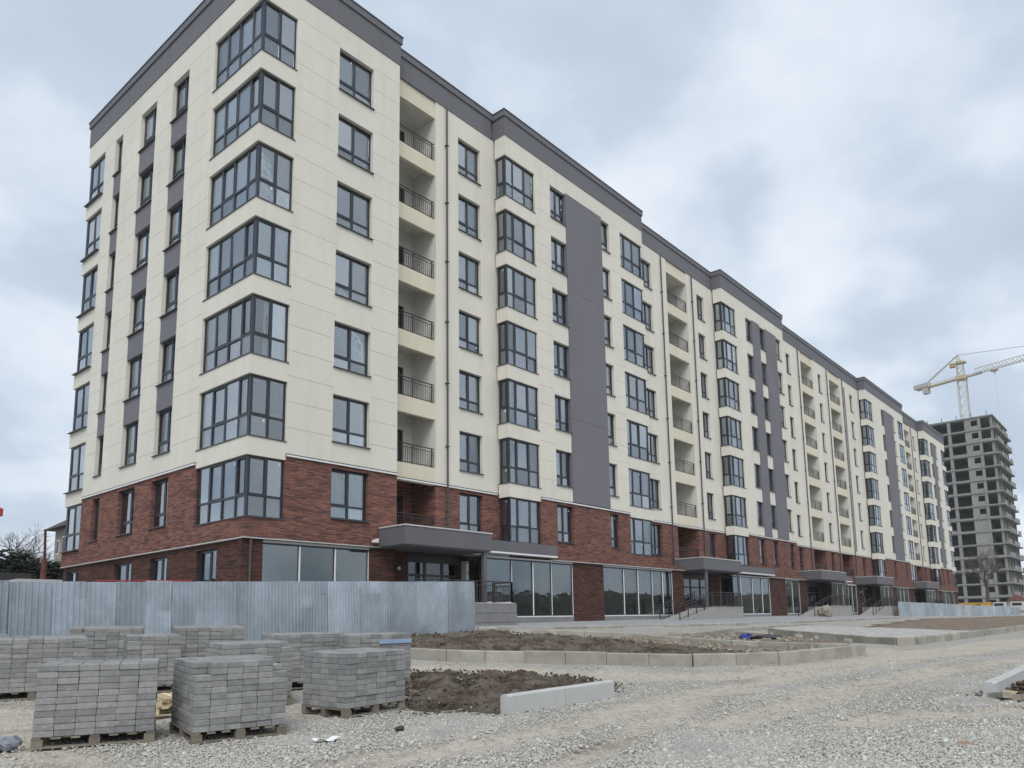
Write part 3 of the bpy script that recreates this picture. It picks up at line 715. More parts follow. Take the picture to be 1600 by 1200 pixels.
# interior floors and partitions seen through the glass
for k in range(8):
    z = 4.62 if k == 0 else 4.85+3*k
    for xa, xb in ((.3, 6.6), (9.6, 30.6), (34, 55.4), (59, 63.1), (66.9, 91.2), (94.4, 110.2)):
        MB().box(xa, xb, .9 if xa > 5 else .3, 16.5, z, z+.15).build('floor_slab', 'interior_floor', BLD)
MB().box(5.2, 110.2, 5.2, 5.4, 1.2, ZP0).build('partition_wall', 'interior', BLD); MB().box(5.0, 5.18, 5.2, 16.5, 1.2, ZP0).build('partition_wall', 'interior', BLD)
for x in (6.45, 16.4, 20.2, 23.2, 28.9, 37.2, 43.7, 46.7, 51, 61.8, 68.5, 77, 81, 89, 97.5, 103.5): MB().box(x, x+.12, .9, 5.2, 1.2, ZP0).build('partition_wall', 'interior', BLD)
for y in (4.6, 8.1, 11.6, 14.2): MB().box(.3, 5.0, y, y+.12, 1.2, ZP0).build('partition_wall', 'interior', BLD)

# ---- ground floor
ZG = 1.95; ZH = 4.66
def gf_brick(x0, x1, y): MB().box(x0, x1, y, y+.25, .9, ZB-.06).build('brick_wall', 'brick_dark', BLD)
def shop(x0, edges, y, z0=ZG, z1=ZH, small=False):
    root = None; xs_ = [x0]+edges; fr = MB()
    fr.box(x0, edges[-1], y+.06, y+.13, z1-.06, z1); fr.box(x0, edges[-1], y+.06, y+.13, z0, z0+.05)
    for x in xs_: fr.box(max(x0, x-.03), min(edges[-1], x+.03), y+.055, y+.135, z0+.05, z1-.06)
    root = fr.build('shop_window', 'frame', BLD)
    tr = MB()
    for x in xs_[1:]: tr.box(x-.028, x+.028 if x != xs_[-1] else x, y+.03, y+.054, z0+.05, z1-.06)
    tr.box(x0, edges[-1], y+.025, y+.055, z0-.03, z0+.02); 
    tr.build('white_trim', 'trim_white', root)
    for a, b in zip(xs_[:-1], xs_[1:]): MB().box(a+.03, b-.03, y+.08, y+.10, z0+.05, z1-.06).build('pane', 'shop_glass', root)
    MB().box(x0, edges[-1], y, y+.25, z1+.002, ZB-.06).build('lintel', 'trim_light', BLD); MB().box(x0, edges[-1], y, y+.25, .9, z0-.035).build('plinth', 'plinth', BLD)
def strip_line(x0, x1, y): MB().box(x0, x1, y-.015, y+.3, ZB-.04, ZB-.004).build('brick_edge_trim', 'trim_light', BLD)
gf_brick(0, .8, .12); shop(.8, [2.29, 3.82, 5.38], .12); gf_brick(5.38, 6.65, .12); strip_line(-.02, 6.65, 0); pipe(.30, .05, 1.3, ZB-.06)
gf_brick(6.66, 7.85, .72)
def entrance(x0, x1, y):
    """glazed double entrance door in a dark wall"""
    MB().box(x0, x1, y, y+.2, 4.35, ZB-.06).build('lintel', 'door_dark', BLD)
    d = MB(); n = 3; wd = (x1-x0)/n
    for i in range(n+1): x = x0+i*wd; d.box(max(x0, x-.06), min(x1, x+.06), y+.02, y+.12, 1.2, 4.35)
    d.box(x0, x1, y+.03, y+.11, 3.75, 3.85); d.box(x0, x1, y+.03, y+.11, 1.2, 2.6)
    r = d.build('entrance_door', 'door_dark', BLD)
    for i in range(n): MB().box(x0+i*wd+.06, x0+(i+1)*wd-.06, y+.06, y+.08, 2.6, 4.35).build('pane', 'door_glass', r)
    MB().box(x0+wd*1.5-.015, x0+wd*1.5+.015, y-.04, y+.0, 3.0, 3.6).build('handle', 'trim_light', r)
def lamp(x, y, z=4.05):
    mb = MB(); mb.cone((x, y, z), (x, y-.03, z), .07, .07, 12); mb.cone((x, y-.03, z), (x, y-.10, z), .085, .05, 12); mb.build('wall_lamp', 'lamp_white', BLD)
entrance(7.85, 10.9, .72); gf_brick(10.9, 11.35, .72); lamp(7.35, .715)
shop(11.62, [13.36], -.34, z0=2.62); gf_brick(11.35, 11.62, -.34); shop(13.37, [14.9, 16.35], -.34); MB().box(10.7, 16.45, -.62, YR, ZB+.14, 5.45).build('shop_fascia', 'canopy_panel', BLD); MB().box(10.68, 16.47, -.64, -.1, ZB+.06, ZB+.135).build('fascia_trim', 'trim_white', BLD)
MB().box(10.9, 13.3, -.2, YR, ZB-.05, ZB+.138).build('soffit', 'soffit', BLD)
shop(16.36, [18.37], -.11); gf_brick(18.38, 21.14, -.11); shop(21.15, [23.2, 24.7, 26.3], -.11); shop(26.31, [27.5, 28.66], -.11); gf_brick(28.67, 30.1, -.11); strip_line(16.4, 30.1, YB); MB().box(26.52, 30.1, YB, YR+.2, ZB, 5.05).build('brick_wall', 'brick', BLD)
gf_brick(30.1, 31.2, .72); entrance(31.2, 35.2, .72); gf_brick(35.2, 36.75, .72); lamp(30.8, .715)
shop(36.8, [38.03, 39.98, 41.68, 43.1], -.34); MB().box(36.4, 43.5, -.62, YR, ZB+.14, 5.40).build('shop_fascia', 'canopy_panel', BLD); MB().box(36.38, 43.52, -.64, -.1, ZB+.06, ZB+.135).build('fascia_trim', 'trim_white', BLD)
gf_brick(43.12, 46.8, -.11); shop(46.82, [48.2, 49.75], -.11); gf_brick(49.77, 51.2, -.11); strip_line(43.2, 51.2, YB); MB().box(49.52, 51.2, YB, YR+.2, ZB, 5.05).build('brick_wall', 'brick', BLD)
gf_brick(51.2, 53, .72); entrance(53, 56.4, .72); gf_brick(56.4, 57, .72); lamp(52.2, .715); shop(57.02, [58.5, 60, 61.6], -.34); MB().box(56.8, 62, -.62, YR, ZB+.14, 5.40).build('shop_fascia', 'canopy_panel', BLD); MB().box(56.78, 62.02, -.64, -.1, ZB+.06, ZB+.135).build('fascia_trim', 'trim_white', BLD)
gf_brick(61.62, 63.5, .4); shop(63.52, [65, 66.3], .4); gf_brick(66.32, 68, .4); strip_line(62.05, 68, YR); entrance(68.02, 71.4, .72); gf_brick(71.42, 72.7, .4); lamp(67.4, .39)
for it in ((72.72, [74.2, 75.7, 77]), (79, [80.5, 82, 84]), (92.2, [93.8, 95.4, 97]), (101, [103, 105]), (106.4, [108.2])): shop(it[0], it[1], -.11)
for a, b in ((77.02, 78.98), (84.02, 86.6), (97.02, 100.98), (105.02, 106.38), (108.22, 110.4)): gf_brick(a, b, -.11)
strip_line(72.7, 87.9, YB); strip_line(98.3, 110.5, YB); gf_brick(86.62, 88, .4); entrance(88, 92, .72); MB().box(88, 98.3, YB+.12, YR+.2, ZB, 5.0).build('brick_wall', 'brick', BLD)
# side ground floor
yy = [.37, 2.05, 3.55, 5.95, 7.45, 9.2, 10.9, 14.9, 16.4, 16.8]
for i in range(0, len(yy)-1):
    a, b = yy[i], yy[i+1]
    if i % 2 == 0: MB().box(.12, .37, a, b, .9, ZB-.06).build('brick_wall', 'brick_dark', BLD)
    else:
        MB().box(.12, .37, a, b, ZH-.1, ZB-.06).build('lintel', 'brick_dark', BLD); MB().box(.12, .37, a, b, .9, 1.9).build('plinth', 'brick_dark', BLD)
        window('S', .12, a+.002, b-.002, 1.9, ZH-.1, [.6, .9], .5, d=.12, sill=False, curtain=.9)
MB().box(-.015, .28, .3, 16.86, ZB-.04, ZB-.004).build('brick_edge_trim', 'trim_light', BLD)

for i, (x, y, w_, h) in enumerate(((13.9, 1.4, .8, .75), (14.9, 1.8, .6, .5), (15.7, 1.2, .9, .45), (17.2, 1.6, .7, .3), (22.2, 1.5, .9, .6), (25, 1.9, .8, .5), (38.8, 1.6, .9, .7), (41, 1.4, .7, .5))):
    MB().box(x, x+w_, y, y+.6, 1.96, 1.96+h).build('stored_box', 'interior', BLD)
MB().box(.4, 110, .95, 5.2, 1.8, 1.95).build('floor_slab', 'interior_floor', BLD)
for x in (2.2, 4.9, 12.6, 15.8, 19.5, 23.9, 27.2, 38.5, 42, 48, 59): MB().box(x, x+.4, 2.6, 3.0, 1.96, 4.6).build('interior_column', 'plinth', BLD)
# ---- canopies, porches, ramps
def canopy(x0, x1, yf=-1.6, cols=()):
    o = MB().box(x0, x1, yf, .56, ZB+.0, 5.52).build('canopy', 'canopy_panel', BLD)
    MB().box(x0-.03, x1+.03, yf-.03, .56, 5.525, 5.58).build('canopy_trim', 'trim_light', o)
    MB().box(x0+.05, x1-.05, yf+.05, .56, ZB-.05, ZB-.003).build('canopy_soffit', 'canopy_panel', o)
    for cx_, cy_ in cols: MB().box(cx_-.08, cx_+.08, cy_-.08, cy_+.08, 1.2, ZB-.052).build('column', 'canopy_panel', o)
    # vertical joints of the fascia boards
    return o
canopy(5.76, 10.65, cols=[(10.35, -1.4)]); canopy(30.1, 35.6, cols=[(30.6, -1.45), (35.3, -1.45)]); canopy(51.1, 57.3, cols=[(56.9, -1.45)]); canopy(66.6, 72.4, cols=[(71.9, -1.45)]); canopy(86.5, 92.6, cols=[(92.1, -1.45)])
def rail(pts, h=.95, name='porch_railing', bars=True):
    mb = MB()
    for a, b in zip(pts[:-1], pts[1:]):
        A = Vector(a); B = Vector(b); up = Vector((0, 0, 1)); n = max(1, round((B-A).length/1.1))
        mb.beam(A+up*h, B+up*h, .05, .05, 8); mb.beam(A+up*(h-.17), B+up*(h-.17), .035, .035, 6); mb.beam(A+up*.1, B+up*.1, .03, .03, 6)
        for k in range(n+1):
            p_ = A+(B-A)*(k/n); mb.beam(p_, p_+up*h, .05, .05)
        if bars:
            nb = int((B-A).length/.13)
            for k in range(nb): p_ = A+(B-A)*((k+.5)/nb); mb.beam(p_+up*.1, p_+up*(h-.17), .014, .014)
    return mb.build(name, 'railing', BLD)
def porch(x0, x1, zf, yf=-2.0, ramp=True):
    MB().box(x0, x1, yf, .71, .8, zf).build('porch', 'concrete_step', BLD)
    MB().box(x0-.03, x1+.03, yf-.03, yf+.5, zf+.002, zf+.035).build('porch_edge', 'trim_light', BLD)
    rail([(x0+.1, yf+.08, zf), (x1-.08, yf+.08, zf), (x1-.08, -.5, zf)])
    if ramp:
        xb = x0-4.2; zb = g(xb, yf)+.04
        mb = MB(); mb.hexa([(xb, yf, zb-.4), (x0, yf, zb-.4), (x0, yf+1.5, zb-.4), (xb, yf+1.5, zb-.4)], [(xb, yf, zb), (x0, yf, zf), (x0, yf+1.5, zf), (xb, yf+1.5, zb)]).build('ramp', 'concrete_step', BLD)
        rail([(xb+.1, yf+.08, zb), (x0, yf+.08, zf)], bars=False); rail([(xb+.1, yf+1.42, zb), (x0, yf+1.42, zf)], bars=False)
porch(6.2, 11.9, 2.50, -1.75, False)
for i in range(4): MB().box(9.2, 11.95, -1.80-.03*i, -1.752, .9+.40*(3-i), .9+.40*(4-i)-.02).build('porch_cladding', 'plinth', BLD); MB().box(11.952, 11.99+.02*i, -1.80, -.36, .9+.40*(3-i), .9+.40*(4-i)-.02).build('porch_cladding', 'plinth', BLD)
porch(30.3, 34.6, 2.36); porch(52, 57, 2.5); porch(67.4, 72, 2.5, -2.0, True); porch(87.4, 92.2, 2.5, -2., False)
cc = MB(); cc.box(5.32, 5.55, -.26, -.12, 4.93, 5.03); cc.box(5.55, 5.60, -.2, .0, 4.98, 5.10); cc.build('security_camera', 'lamp_white', BLD)
ib = MB(); ib.box(11.0, 11.2, .40, .70, 2.6, 4.5); ib.build('notice_board', 'trim_light', BLD)
for z in (3.0, 3.55, 4.05): MB().box(11.02, 11.18, .385, .398, z, z+.32).build('notice', 'paper', BLD)

# ---------------------------------------------------------------- corrugated fence
def corrugated(w_, h, pitch=.115, amp=.022, seed=0):
    rr = random.Random(seed); n = max(2, round(w_/pitch)); v = []; f = []; prof = []
    for k in range(n):
        b = w_*k/n; q = w_/n
        prof += [(b+q*.05, 0), (b+q*.35, 0), (b+q*.5, -amp), (b+q*.85, -amp)]
    prof.append((w_, 0)); zs_ = np.linspace(0, h, 6)
    dents = [(rr.uniform(0, w_), rr.uniform(0, h), rr.uniform(-.025, .025), rr.uniform(.15, .5)) for _ in range(3)]
    for z in zs_:
        for u_, d_ in prof:
            dd = sum(a*math.exp(-((u_-x)**2+(z-zz)**2)/(r*r)) for x, zz, a, r in dents); v.append((u_, d_+dd, z))
    m_ = len(prof)
    for j in range(len(zs_)-1):
        for i in range(m_-1): f.append((j*m_+i, j*m_+i+1, (j+1)*m_+i+1, (j+1)*m_+i))
    me = bpy.data.meshes.new('fence_sheet'); me.from_pydata(v, [], f); return me
def fence(pts, tops, label, drop=None, cat='fence'):
    root = empty('metal_fence', (pts[0][0], pts[0][1], g(*pts[0])), label, cat)
    for i, (a, b) in enumerate(zip(pts[:-1], pts[1:])):
        A = Vector(a); B = Vector(b); d = B-A; za = g(*a)-.03; zb = g(*b)-.03; h = (tops[i]+tops[i+1])/2-(za+zb)/2
        o = obj('fence_sheet', corrugated(d.length+.03, h, seed=i), 'galvanized', root, (A.x, A.y, za+random.uniform(-.01, .02)))
        o.rotation_euler = (random.uniform(-.012, .012), -math.atan2(tops[i+1]-tops[i], d.length)*.9, math.atan2(d.y, d.x)+random.uniform(-.03, .03))
        MB().box(A.x-.03, A.x+.03, A.y+.08, A.y+.14, za-.3, tops[i]-.12).build('post', 'rust', root)
    for zf in (.25, .8):
        for a, b, ta, tb in zip(pts[:-1], pts[1:], tops[:-1], tops[1:]):
            MB().beam((a[0], a[1]+.06, g(*a)+(ta-g(*a))*zf), (b[0], b[1]+.06, g(*b)+(tb-g(*b))*zf), .04, .05).build('rail', 'rust', root)
    return root
fx = [-10.2, -8.41, -7.6, -6.91, -6.26, -5.56, -4.95, -4.3, -3.18, -1.83, -.1, 1.14, 2.37, 3.74, 5.4, 6.85]
fpts = [(x, -6.33+(x+8.91)*2.08/15.76) for x in fx]
fence(fpts, [2.67+(x+8.91)*.535/15.76 for x in fx], 'long galvanized corrugated fence standing behind the paver stacks')
f2 = [(69.5+3.3*i, -2.6-.155*3.3*i*.72) for i in range(14)]
fence(f2, [3.0-.052*i for i in range(14)], 'distant galvanized fence at the far end of the apartment block')

# ---------------------------------------------------------------- paver stacks on pallets
def paver_mesh(l, d, h, bv=.006):
    mb = MB(); x, y, z = l/2-.002, d/2-.002, h/2-.0008; q = bv
    rings = [(-z, x-q, y-q), (-z+q, x, y), (z-q, x, y), (z, x-q, y-q)]
    for zz, a, b in rings: mb.v += [(-a, -b, zz), (a, -b, zz), (a, b, zz), (-a, b, zz)]
    mb.f = [(3, 2, 1, 0), (12, 13, 14, 15)]
    for r_ in range(3):
        for k in range(4): mb.f.append((r_*4+k, r_*4+(k+1) % 4, r_*4+4+(k+1) % 4, r_*4+4+k))
    me = mb.mesh('paver'); me.materials.append(M['paver']); return me
PAV = {}
def ground_tilt(o, rz, loc, h):
    x, y = loc[0], loc[1]; n_ = Vector((-(g(x+.6, y)-g(x-.6, y))/1.2*.7, -(g(x, y+.6)-g(x, y-.6))/1.2*.7, 1)).normalized()
    ux = Vector((math.cos(rz), math.sin(rz), 0)); ux = (ux-n_*ux.dot(n_)).normalized(); uy = n_.cross(ux)
    o.rotation_euler = Matrix((ux, uy, n_)).transposed().to_euler(); o.location = Vector(loc)+n_*h
def pallet(loc, rz, L_, W_, label, grp='wooden pallets under the paver stacks', hh=.13, wood_='pallet_wood'):
    o = empty('wooden_pallet', loc, label, 'pallet', grp, rz=rz, local=True); ground_tilt(o, rz, loc, 0)
    for j in range(3):
        for i in range(3):
            cx_, cy_ = (-L_/2+.06, 0, L_/2-.06)[i], (-W_/2+.05, 0, W_/2-.05)[j]
            MB().box(cx_-.055, cx_+.055, cy_-.045, cy_+.045, .02, .095).build('block', wood_, o)
        cy_ = (-W_/2+.05, 0, W_/2-.05)[j]; MB().box(-L_/2, L_/2, cy_-.045, cy_+.045, 0, .0195).build('bottom_board', wood_, o)
    n = 7
    for i in range(n):
        x = -L_/2+.05+(L_-.1)*i/(n-1); MB().box(x-.045, x+.045, -W_/2, W_/2, .096, .117).build('deck_board', wood_, o)
    return o
def stack(loc, rz, nl, nd, layers, label, plabel, bl=.205, bd=.19, bh=.076, missing=(), seed=0, pal=True):
    """nl blocks along the front, nd along the side"""
    rr = random.Random(seed); L_ = nl*bl; W_ = nd*bd
    if seed > 3 and not missing: missing = {(rr.choice((0, nl-1, 1)), rr.randrange(nd), layers-1) for _ in range(rr.randrange(0, 5))}
    if pal: pallet(loc, rz, L_+.02, W_+.02, plabel)
    o = empty('paver_stack', (loc[0], loc[1], loc[2]+.121), label, 'paving stones', 'stacks of grey paving stones', rz=rz, local=True); ground_tilt(o, rz, loc, .119)
    me = PAV.setdefault((bl, bd, bh), paver_mesh(bl, bd, bh))
    for k in range(layers):
        sx = rr.uniform(-.004, .004); sy = rr.uniform(-.004, .004)
        for i in range(nl):
            for j in range(nd):
                if 0 < i < nl-1 and 0 < j < nd-1 and k < layers-3: continue
                if (i, j, k) in missing: continue
                q = obj('paver', me, None, o)
                q.location = ((i+.5)*bl-L_/2+sx+rr.uniform(-.0025, .0025), (j+.5)*bd-W_/2+sy+rr.uniform(-.006, .006), (k+.5)*bh)
                q.rotation_euler = (0, 0, rr.uniform(-.012, .012))
    MB().box(-L_/2+bl*1.02, L_/2-bl*1.02, -W_/2+bd*1.02, W_/2-bd*1.02, 0, (layers-3)*bh-.004).build('paver_core', 'paver', o)
    return o
def at(px, py, D):
    t = (px-CX)/FPX; s_ = -(py-CY)/FPX; return CAM+D*(_f+t*_r2+s_*_u2)
def stack_edge(A, B, depth_n, layers, label, plabel, nl=6, seed=0, missing=(), bl=None, bh=.076):
    """front-left A, front-right B corner on the ground (x, y); the body lies behind the edge"""
    A = Vector(A); B = Vector(B); d = B-A; bl = bl or d.length/nl; n = Vector((-d.y, d.x)).normalized(); bd = .19
    c = (A+B)/2+n*(depth_n*bd/2); z = max(g(*c), 0)
    return stack((c.x, c.y, z), math.atan2(d.y, d.x), nl, depth_n, layers, label, plabel, bl=round(bl, 3), seed=seed, missing=missing, bd=bd, bh=bh)
stack_edge((-10.42, -14.68), (-9.33, -15.17), 5, 11, 'neat grey paver stack nearest the left edge, six stones wide', 'pallet under the paver stack nearest the left edge', seed=1, bh=.071)
miss = {(0, 0, 10), (0, 0, 9), (5, 0, 10), (5, 1, 10), (5, 0, 9), (5, 2, 10)}
stack_edge((-9.12, -15.66), (-8.08, -15.90), 6, 11, 'grey paver stack with top corner stones missing, second from the left in front', 'pallet under the paver stack with missing corner stones', seed=2, missing=miss, bh=.072)
stack_edge((-6.92, -15.50), (-5.80, -15.42), 5, 10, 'grey paver stack standing beside the near soil heap, turned corner on', 'pallet under the paver stack beside the soil heap', seed=3)
c4 = at(420, 1099, 11.2)
stack((-7.05, -13.15, g(-7.05, -13.15)), R(-10), 5, 5, 11, 'grey paver stack in the second row between the two front right stacks', 'pallet in the second row between the front stacks', seed=4)
stack((-7.35, -10.4, g(-7.35, -10.4)+.02), R(-18), 4, 5, 11, 'grey paver stack in the second row behind the loose pale pallet', 'pallet of the stack behind the loose pale pallet', seed=5)
stack((-8.95, -9.75, g(-8.95, -9.75)), R(-16), 7, 5, 11, 'wide grey paver stack in the second row behind the leftmost front stack', 'pallet behind the leftmost front stack', seed=6)
stack((-7.2, -8.1, g(-7.2, -8.1)), R(-24), 6, 5, 11, 'grey paver stack in the back row next to the fence, left of centre', 'back row pallet left of centre by the fence', seed=7)
stack((-6.0, -9.7, g(-6.0, -9.7)), R(-22), 6, 5, 12, 'grey paver stack in the back row with a broad top, right of centre', 'back row pallet right of centre', seed=8)
stack((-9.5, -8.0, g(-9.5, -8.0)), R(-12), 6, 5, 10, 'grey paver stack in the back row cut by the left edge', 'back row pallet cut by the left edge', seed=9)
stack((-5.3, -11.9, g(-5.3, -11.9)+.02), R(-12), 6, 5, 11, 'grey paver stack in the back row in front of a bright fence sheet', 'back row pallet in front of a bright fence sheet', seed=10)
s11 = stack((-4.3, -12.6, g(-4.3, -12.6)), R(-12), 6, 5, 11, 'grey paver stack with a blue strap in the back row, farthest right', 'back row pallet under the stack with the blue strap', seed=11)
MB().box(-.05, .62, -.497, -.486, .66, .735).build('blue_strap', 'blue_wrap', s11)
# loose pallets between the front stacks
for i, (dx, dy, r_) in enumerate(((0, 0, -.2), (.03, .04, -.16))):
    pallet((-8.05+dx, -13.05+dy, g(-8.05, -13.05)+.118*i), r_, .95, .8, ['lower of two loose pale pallets between the front stacks', 'upper of two loose pale pallets between the front stacks'][i], 'loose pallets', wood_='fresh_wood')

# ---------------------------------------------------------------- small things on the ground
def lump(name, loc, r, mat, label, cat, seed=0, sq=(1, 1, .6), n=10):
    mb = MB(); rings = 7; rr = random.Random(seed)
    for j in range(rings+1):
        th = math.pi*j/rings
        for i in range(n):
            a = 2*math.pi*i/n; v = Vector((math.sin(th)*math.cos(a), math.sin(th)*math.sin(a), math.cos(th)))
            k = 1+.5*noise.noise(v*1.6+Vector((seed, seed*.7, 0)))+.35*noise.noise(v*4+Vector((seed, 0, 0)))
            mb.v.append((v.x*r*k*sq[0], v.y*r*k*sq[1], (v.z*k*.5+.42)*r*2*sq[2]))
    for j in range(rings):
        for i in range(n): mb.f.append((j*n+i, (j+1)*n+i, (j+1)*n+(i+1) % n, j*n+(i+1) % n))
    o = mb.build(name, mat, None, loc); return tag(o, label, cat)
lump('stone', (-7.21, -17.01, g(-7.21, -17.01)), .06, 'dark_stone', 'small dark stone lying alone on the gravel', 'stone', 3)
lump('plastic_bag', (-10.62, -14.55, g(-10.6, -14.5)), .15, 'bag', 'crumpled grey bag on the ground left of the front stack', 'bag', 5, (.9, .7, .5), 18)
lump('boulder', (47.4, -2.9, g(47.4, -2.9)), .66, 'rock', 'pale boulder by the ramp of the third entrance', 'boulder', 8, (.9, .8, .75), 14)
lump('tarpaulin', (15.1, -11.2, g(15.1, -11.2)), .30, 'blue_tarp', 'crumpled bright blue tarpaulin in the trench by the slab', 'tarpaulin', 6, (1.2, .8, .5))
lump('rubble_heap', (16.1, -11.7, g(16.1, -11.7)), .55, 'tar_debris', 'low heap of dark rubble right of the blue tarpaulin', 'rubble', 12, (1.7, .9, .22), 14)
pm = MB(); N_ = 7
for j in range(2):
    for i in range(N_): pm.v.append((i*.05-.15, j*.12-.06, .02+.022*math.sin(i*1.3+j)))
for i in range(N_-1): pm.f.append((i, i+1, N_+i+1, N_+i))
o = pm.build('paper_sheet', 'paper', None, (-8.15, -16.85, g(-8.15, -16.85)+.015)); o.rotation_euler = (0, 0, R(-15)); md = o.modifiers.new('s', 'SOLIDIFY'); md.thickness = .004
tag(o, 'crumpled white paper strip on the gravel before the stacks', 'paper')
for i, (x, y, a, l) in enumerate(((-1.25, -22.55, .6, .45), (-.95, -22.68, -.3, .35), (-1.35, -22.8, 1.4, .28))):
    o = MB().box(-l/2, l/2, -.06, .06, -.02, .055).build('broken_brick', 'fresh_wood' if i == 1 else 'rubble', None, (x, y, g(x, y)+.03)); o.rotation_euler = (.1, .12, a)
    tag(o, ['long tan rubble piece against the right kerb', 'small rubble piece in the middle by the right kerb', 'short rubble piece nearest the camera by the right kerb'][i], 'rubble', 'rubble by the right kerb')
lump('mud_patch', (-5.08, -22.86, g(-5.08, -22.86)-.02), .14, 'mud_red', 'flat reddish lump on the gravel at lower right', 'clod', 17, (1.3, .7, .14))

# ---------------------------------------------------------------- concrete tower
TX, TY, TZ = 186., 4., 47.7
T = empty('concrete_tower', (TX, TY, 2.5), 'unfinished grey concrete tower block beyond the apartment block', 'building')
ST = 3.02; NS = 15; z00 = TZ-NS*ST
def tbox(n, *a): return MB().box(*a).build(n, 'raw_concrete', T)
for k in range(NS+1):
    z = z00+k*ST; tbox('floor_slab', TX-.25, TX+20.3, TY-.9 if k < NS else TY-.3, TY+30, z-.28, z)
lay = [(0, 2.4, 'open'), (2.4, 3.0, 'col'), (3.0, 4.4, 'win'), (4.4, 5.8, 'wall'), (5.8, 8.8, 'open'), (8.8, 9.5, 'col'), (9.5, 12.8, 'open'), (12.8, 13.5, 'col'), (13.5, 17, 'open'), (17, 17.7, 'col'), (17.7, 21, 'open'), (21, 30, 'wall')]
for a, b, t in lay:
    if t == 'col': tbox('column', TX-.12, TX+.5, TY+a, TY+b, z00, TZ-.3)
    for k in range(NS):
        z = z00+k*ST
        if t == 'open':
            tbox('beam', TX, TX+.3, TY+a, TY+b, z+ST-.48, z+ST-.29)
            if k % 3 != 2: tbox('parapet', TX+.02, TX+.2, TY+a, TY+b, z, z+random.choice((.2, .25, .5)))
        if t == 'wall': tbox('wall_panel', TX-.02, TX+.2, TY+a, TY+b, z, z+ST-.29)
        if t == 'win':
            if 3 <= k <= 6: tbox('wall_panel', TX-.02, TX+.2, TY+a, TY+b, z, z+ST-.29)
            else:
                tbox('wall_panel', TX, TX+.2, TY+a, TY+b, z, z+.9); tbox('wall_panel', TX, TX+.2, TY+a, TY+b, z+2.2, z+ST-.29)
for i in range(6):
    x = TX+.3+i*3.9; tbox('column', x, x+.55, TY, TY+.5, z00, TZ-.3)
    for k in range(NS):
        z = z00+k*ST
        if i < 5 and (i+k) % 3: tbox('parapet', x+.55, x+3.9, TY-.88, TY-.72, z, z+.9)
        if i < 5 and (i*7+k) % 4 == 0: tbox('wall_panel', x+.55, x+2.2, TY+.1, TY+.3, z, z+ST-.29)
tbox('core_wall', TX+9, TX+15, TY+4, TY+26, z00, TZ+.2); tbox('core_wall', TX+19.9, TX+20.2, TY, TY+30, z00, TZ-.3)
for i in range(9): MB().beam((TX+.3, TY+1+i*3.2, TZ), (TX+.3, TY+1+i*3.2, TZ+1.1), .12).build('rebar', 'rust', T)
for k in range(NS): MB().beam((TX+20.2, TY-.8, z00+k*ST), (TX+20.2, TY-.8, z00+k*ST+1.2), .1).build('guard_post', 'trim_light', T)

# ---------------------------------------------------------------- tower crane
MXc, MYc, ZJ, ZA = 199.5, 11.6, 61.5, 67.7
CR = empty('tower_crane', (MXc, MYc, 2.5), 'pale yellow tower crane rising behind the concrete tower', 'crane')
def lattice(mb, p, q, w_, nseg, t=.22, tri=False):
    p = Vector(p); q = Vector(q); d = (q-p).normalized(); a = d.cross(Vector((0, 0, 1)))
    if a.length < .1: a = Vector((1, 0, 0))
    a.normalize(); c = a.cross(d).normalized()
    offs = [a*(-w_/2)+c*(-w_/2), a*(w_/2)+c*(-w_/2), a*(w_/2)+c*(w_/2), a*(-w_/2)+c*(w_/2)] if not tri else [a*(-w_/2), a*(w_/2), c*(w_*.95)*(1 if c.z > 0 else -1)]
    n = len(offs)
    for o_ in offs: mb.beam(p+o_, q+o_, t)
    for k in range(nseg):
        A = p+(q-p)*(k/nseg); B = p+(q-p)*((k+1)/nseg); m_ = (A+B)/2
        for i in range(n):
            o0, o1 = offs[i], offs[(i+1) % n]
            if tri and i: mb.beam(A+o0, m_+o1, t*.6); mb.beam(m_+o1, B+o0, t*.6) if i == 1 else mb.beam(m_+o0, B+o1, t*.6)
            else: mb.beam(A+o0, B+o1, t*.55); mb.beam(B+o0, B+o1, t*.55)
mb = MB(); lattice(mb, (MXc, MYc, 2.5), (MXc, MYc, ZJ), 2.0, 24, .17); mb.build('mast', 'crane_mast', CR)
mb = MB(); lattice(mb, (MXc, MYc, ZJ), (MXc, MYc+.2, ZA-1.8), 1.5, 3, .18); mb.cone((MXc, MYc+.2, ZA-2), (MXc, MYc+.3, ZA+.2), .9, .15, 4); mb.build('tower_head', 'crane_mast', CR)
jd = Vector((-.30, -.954, 0)); jm = Vector((MXc, MYc, ZJ))
mb = MB(); lattice(mb, jm+jd*3.5+Vector((0, 0, .1)), jm+jd*46+Vector((0, 0, .1)), 1.4, 26, .14, True); mb.beam(jm, jm+jd*5, .9, .5); mb.build('jib', 'crane_mast', CR)
mb = MB(); mb.beam(jm, jm-jd*12, 1.1, .4); mb.beam(jm-jd*.5+Vector((.6, 0, .9)), jm-jd*11+Vector((.6, 0, .9)), .08); mb.build('counter_jib', 'crane_yellow', CR)
mb = MB(); mb.beam(jm-jd*8.5+Vector((0, 0, .7)), jm-jd*12.6+Vector((0, 0, .7)), 1.5, 1.1); mb.beam(jm-jd*8.8+Vector((0, 0, -.9)), jm-jd*10.2+Vector((0, 0, -.9)), 1.4, 1.5); mb.build('counterweight', 'counterweight', CR)
mb = MB(); mb.box(MXc-1.2, MXc+1.2, MYc-1.2, MYc+1.2, ZJ-.5, ZJ+.5); mb.build('slewing_ring', 'crane_yellow', CR)
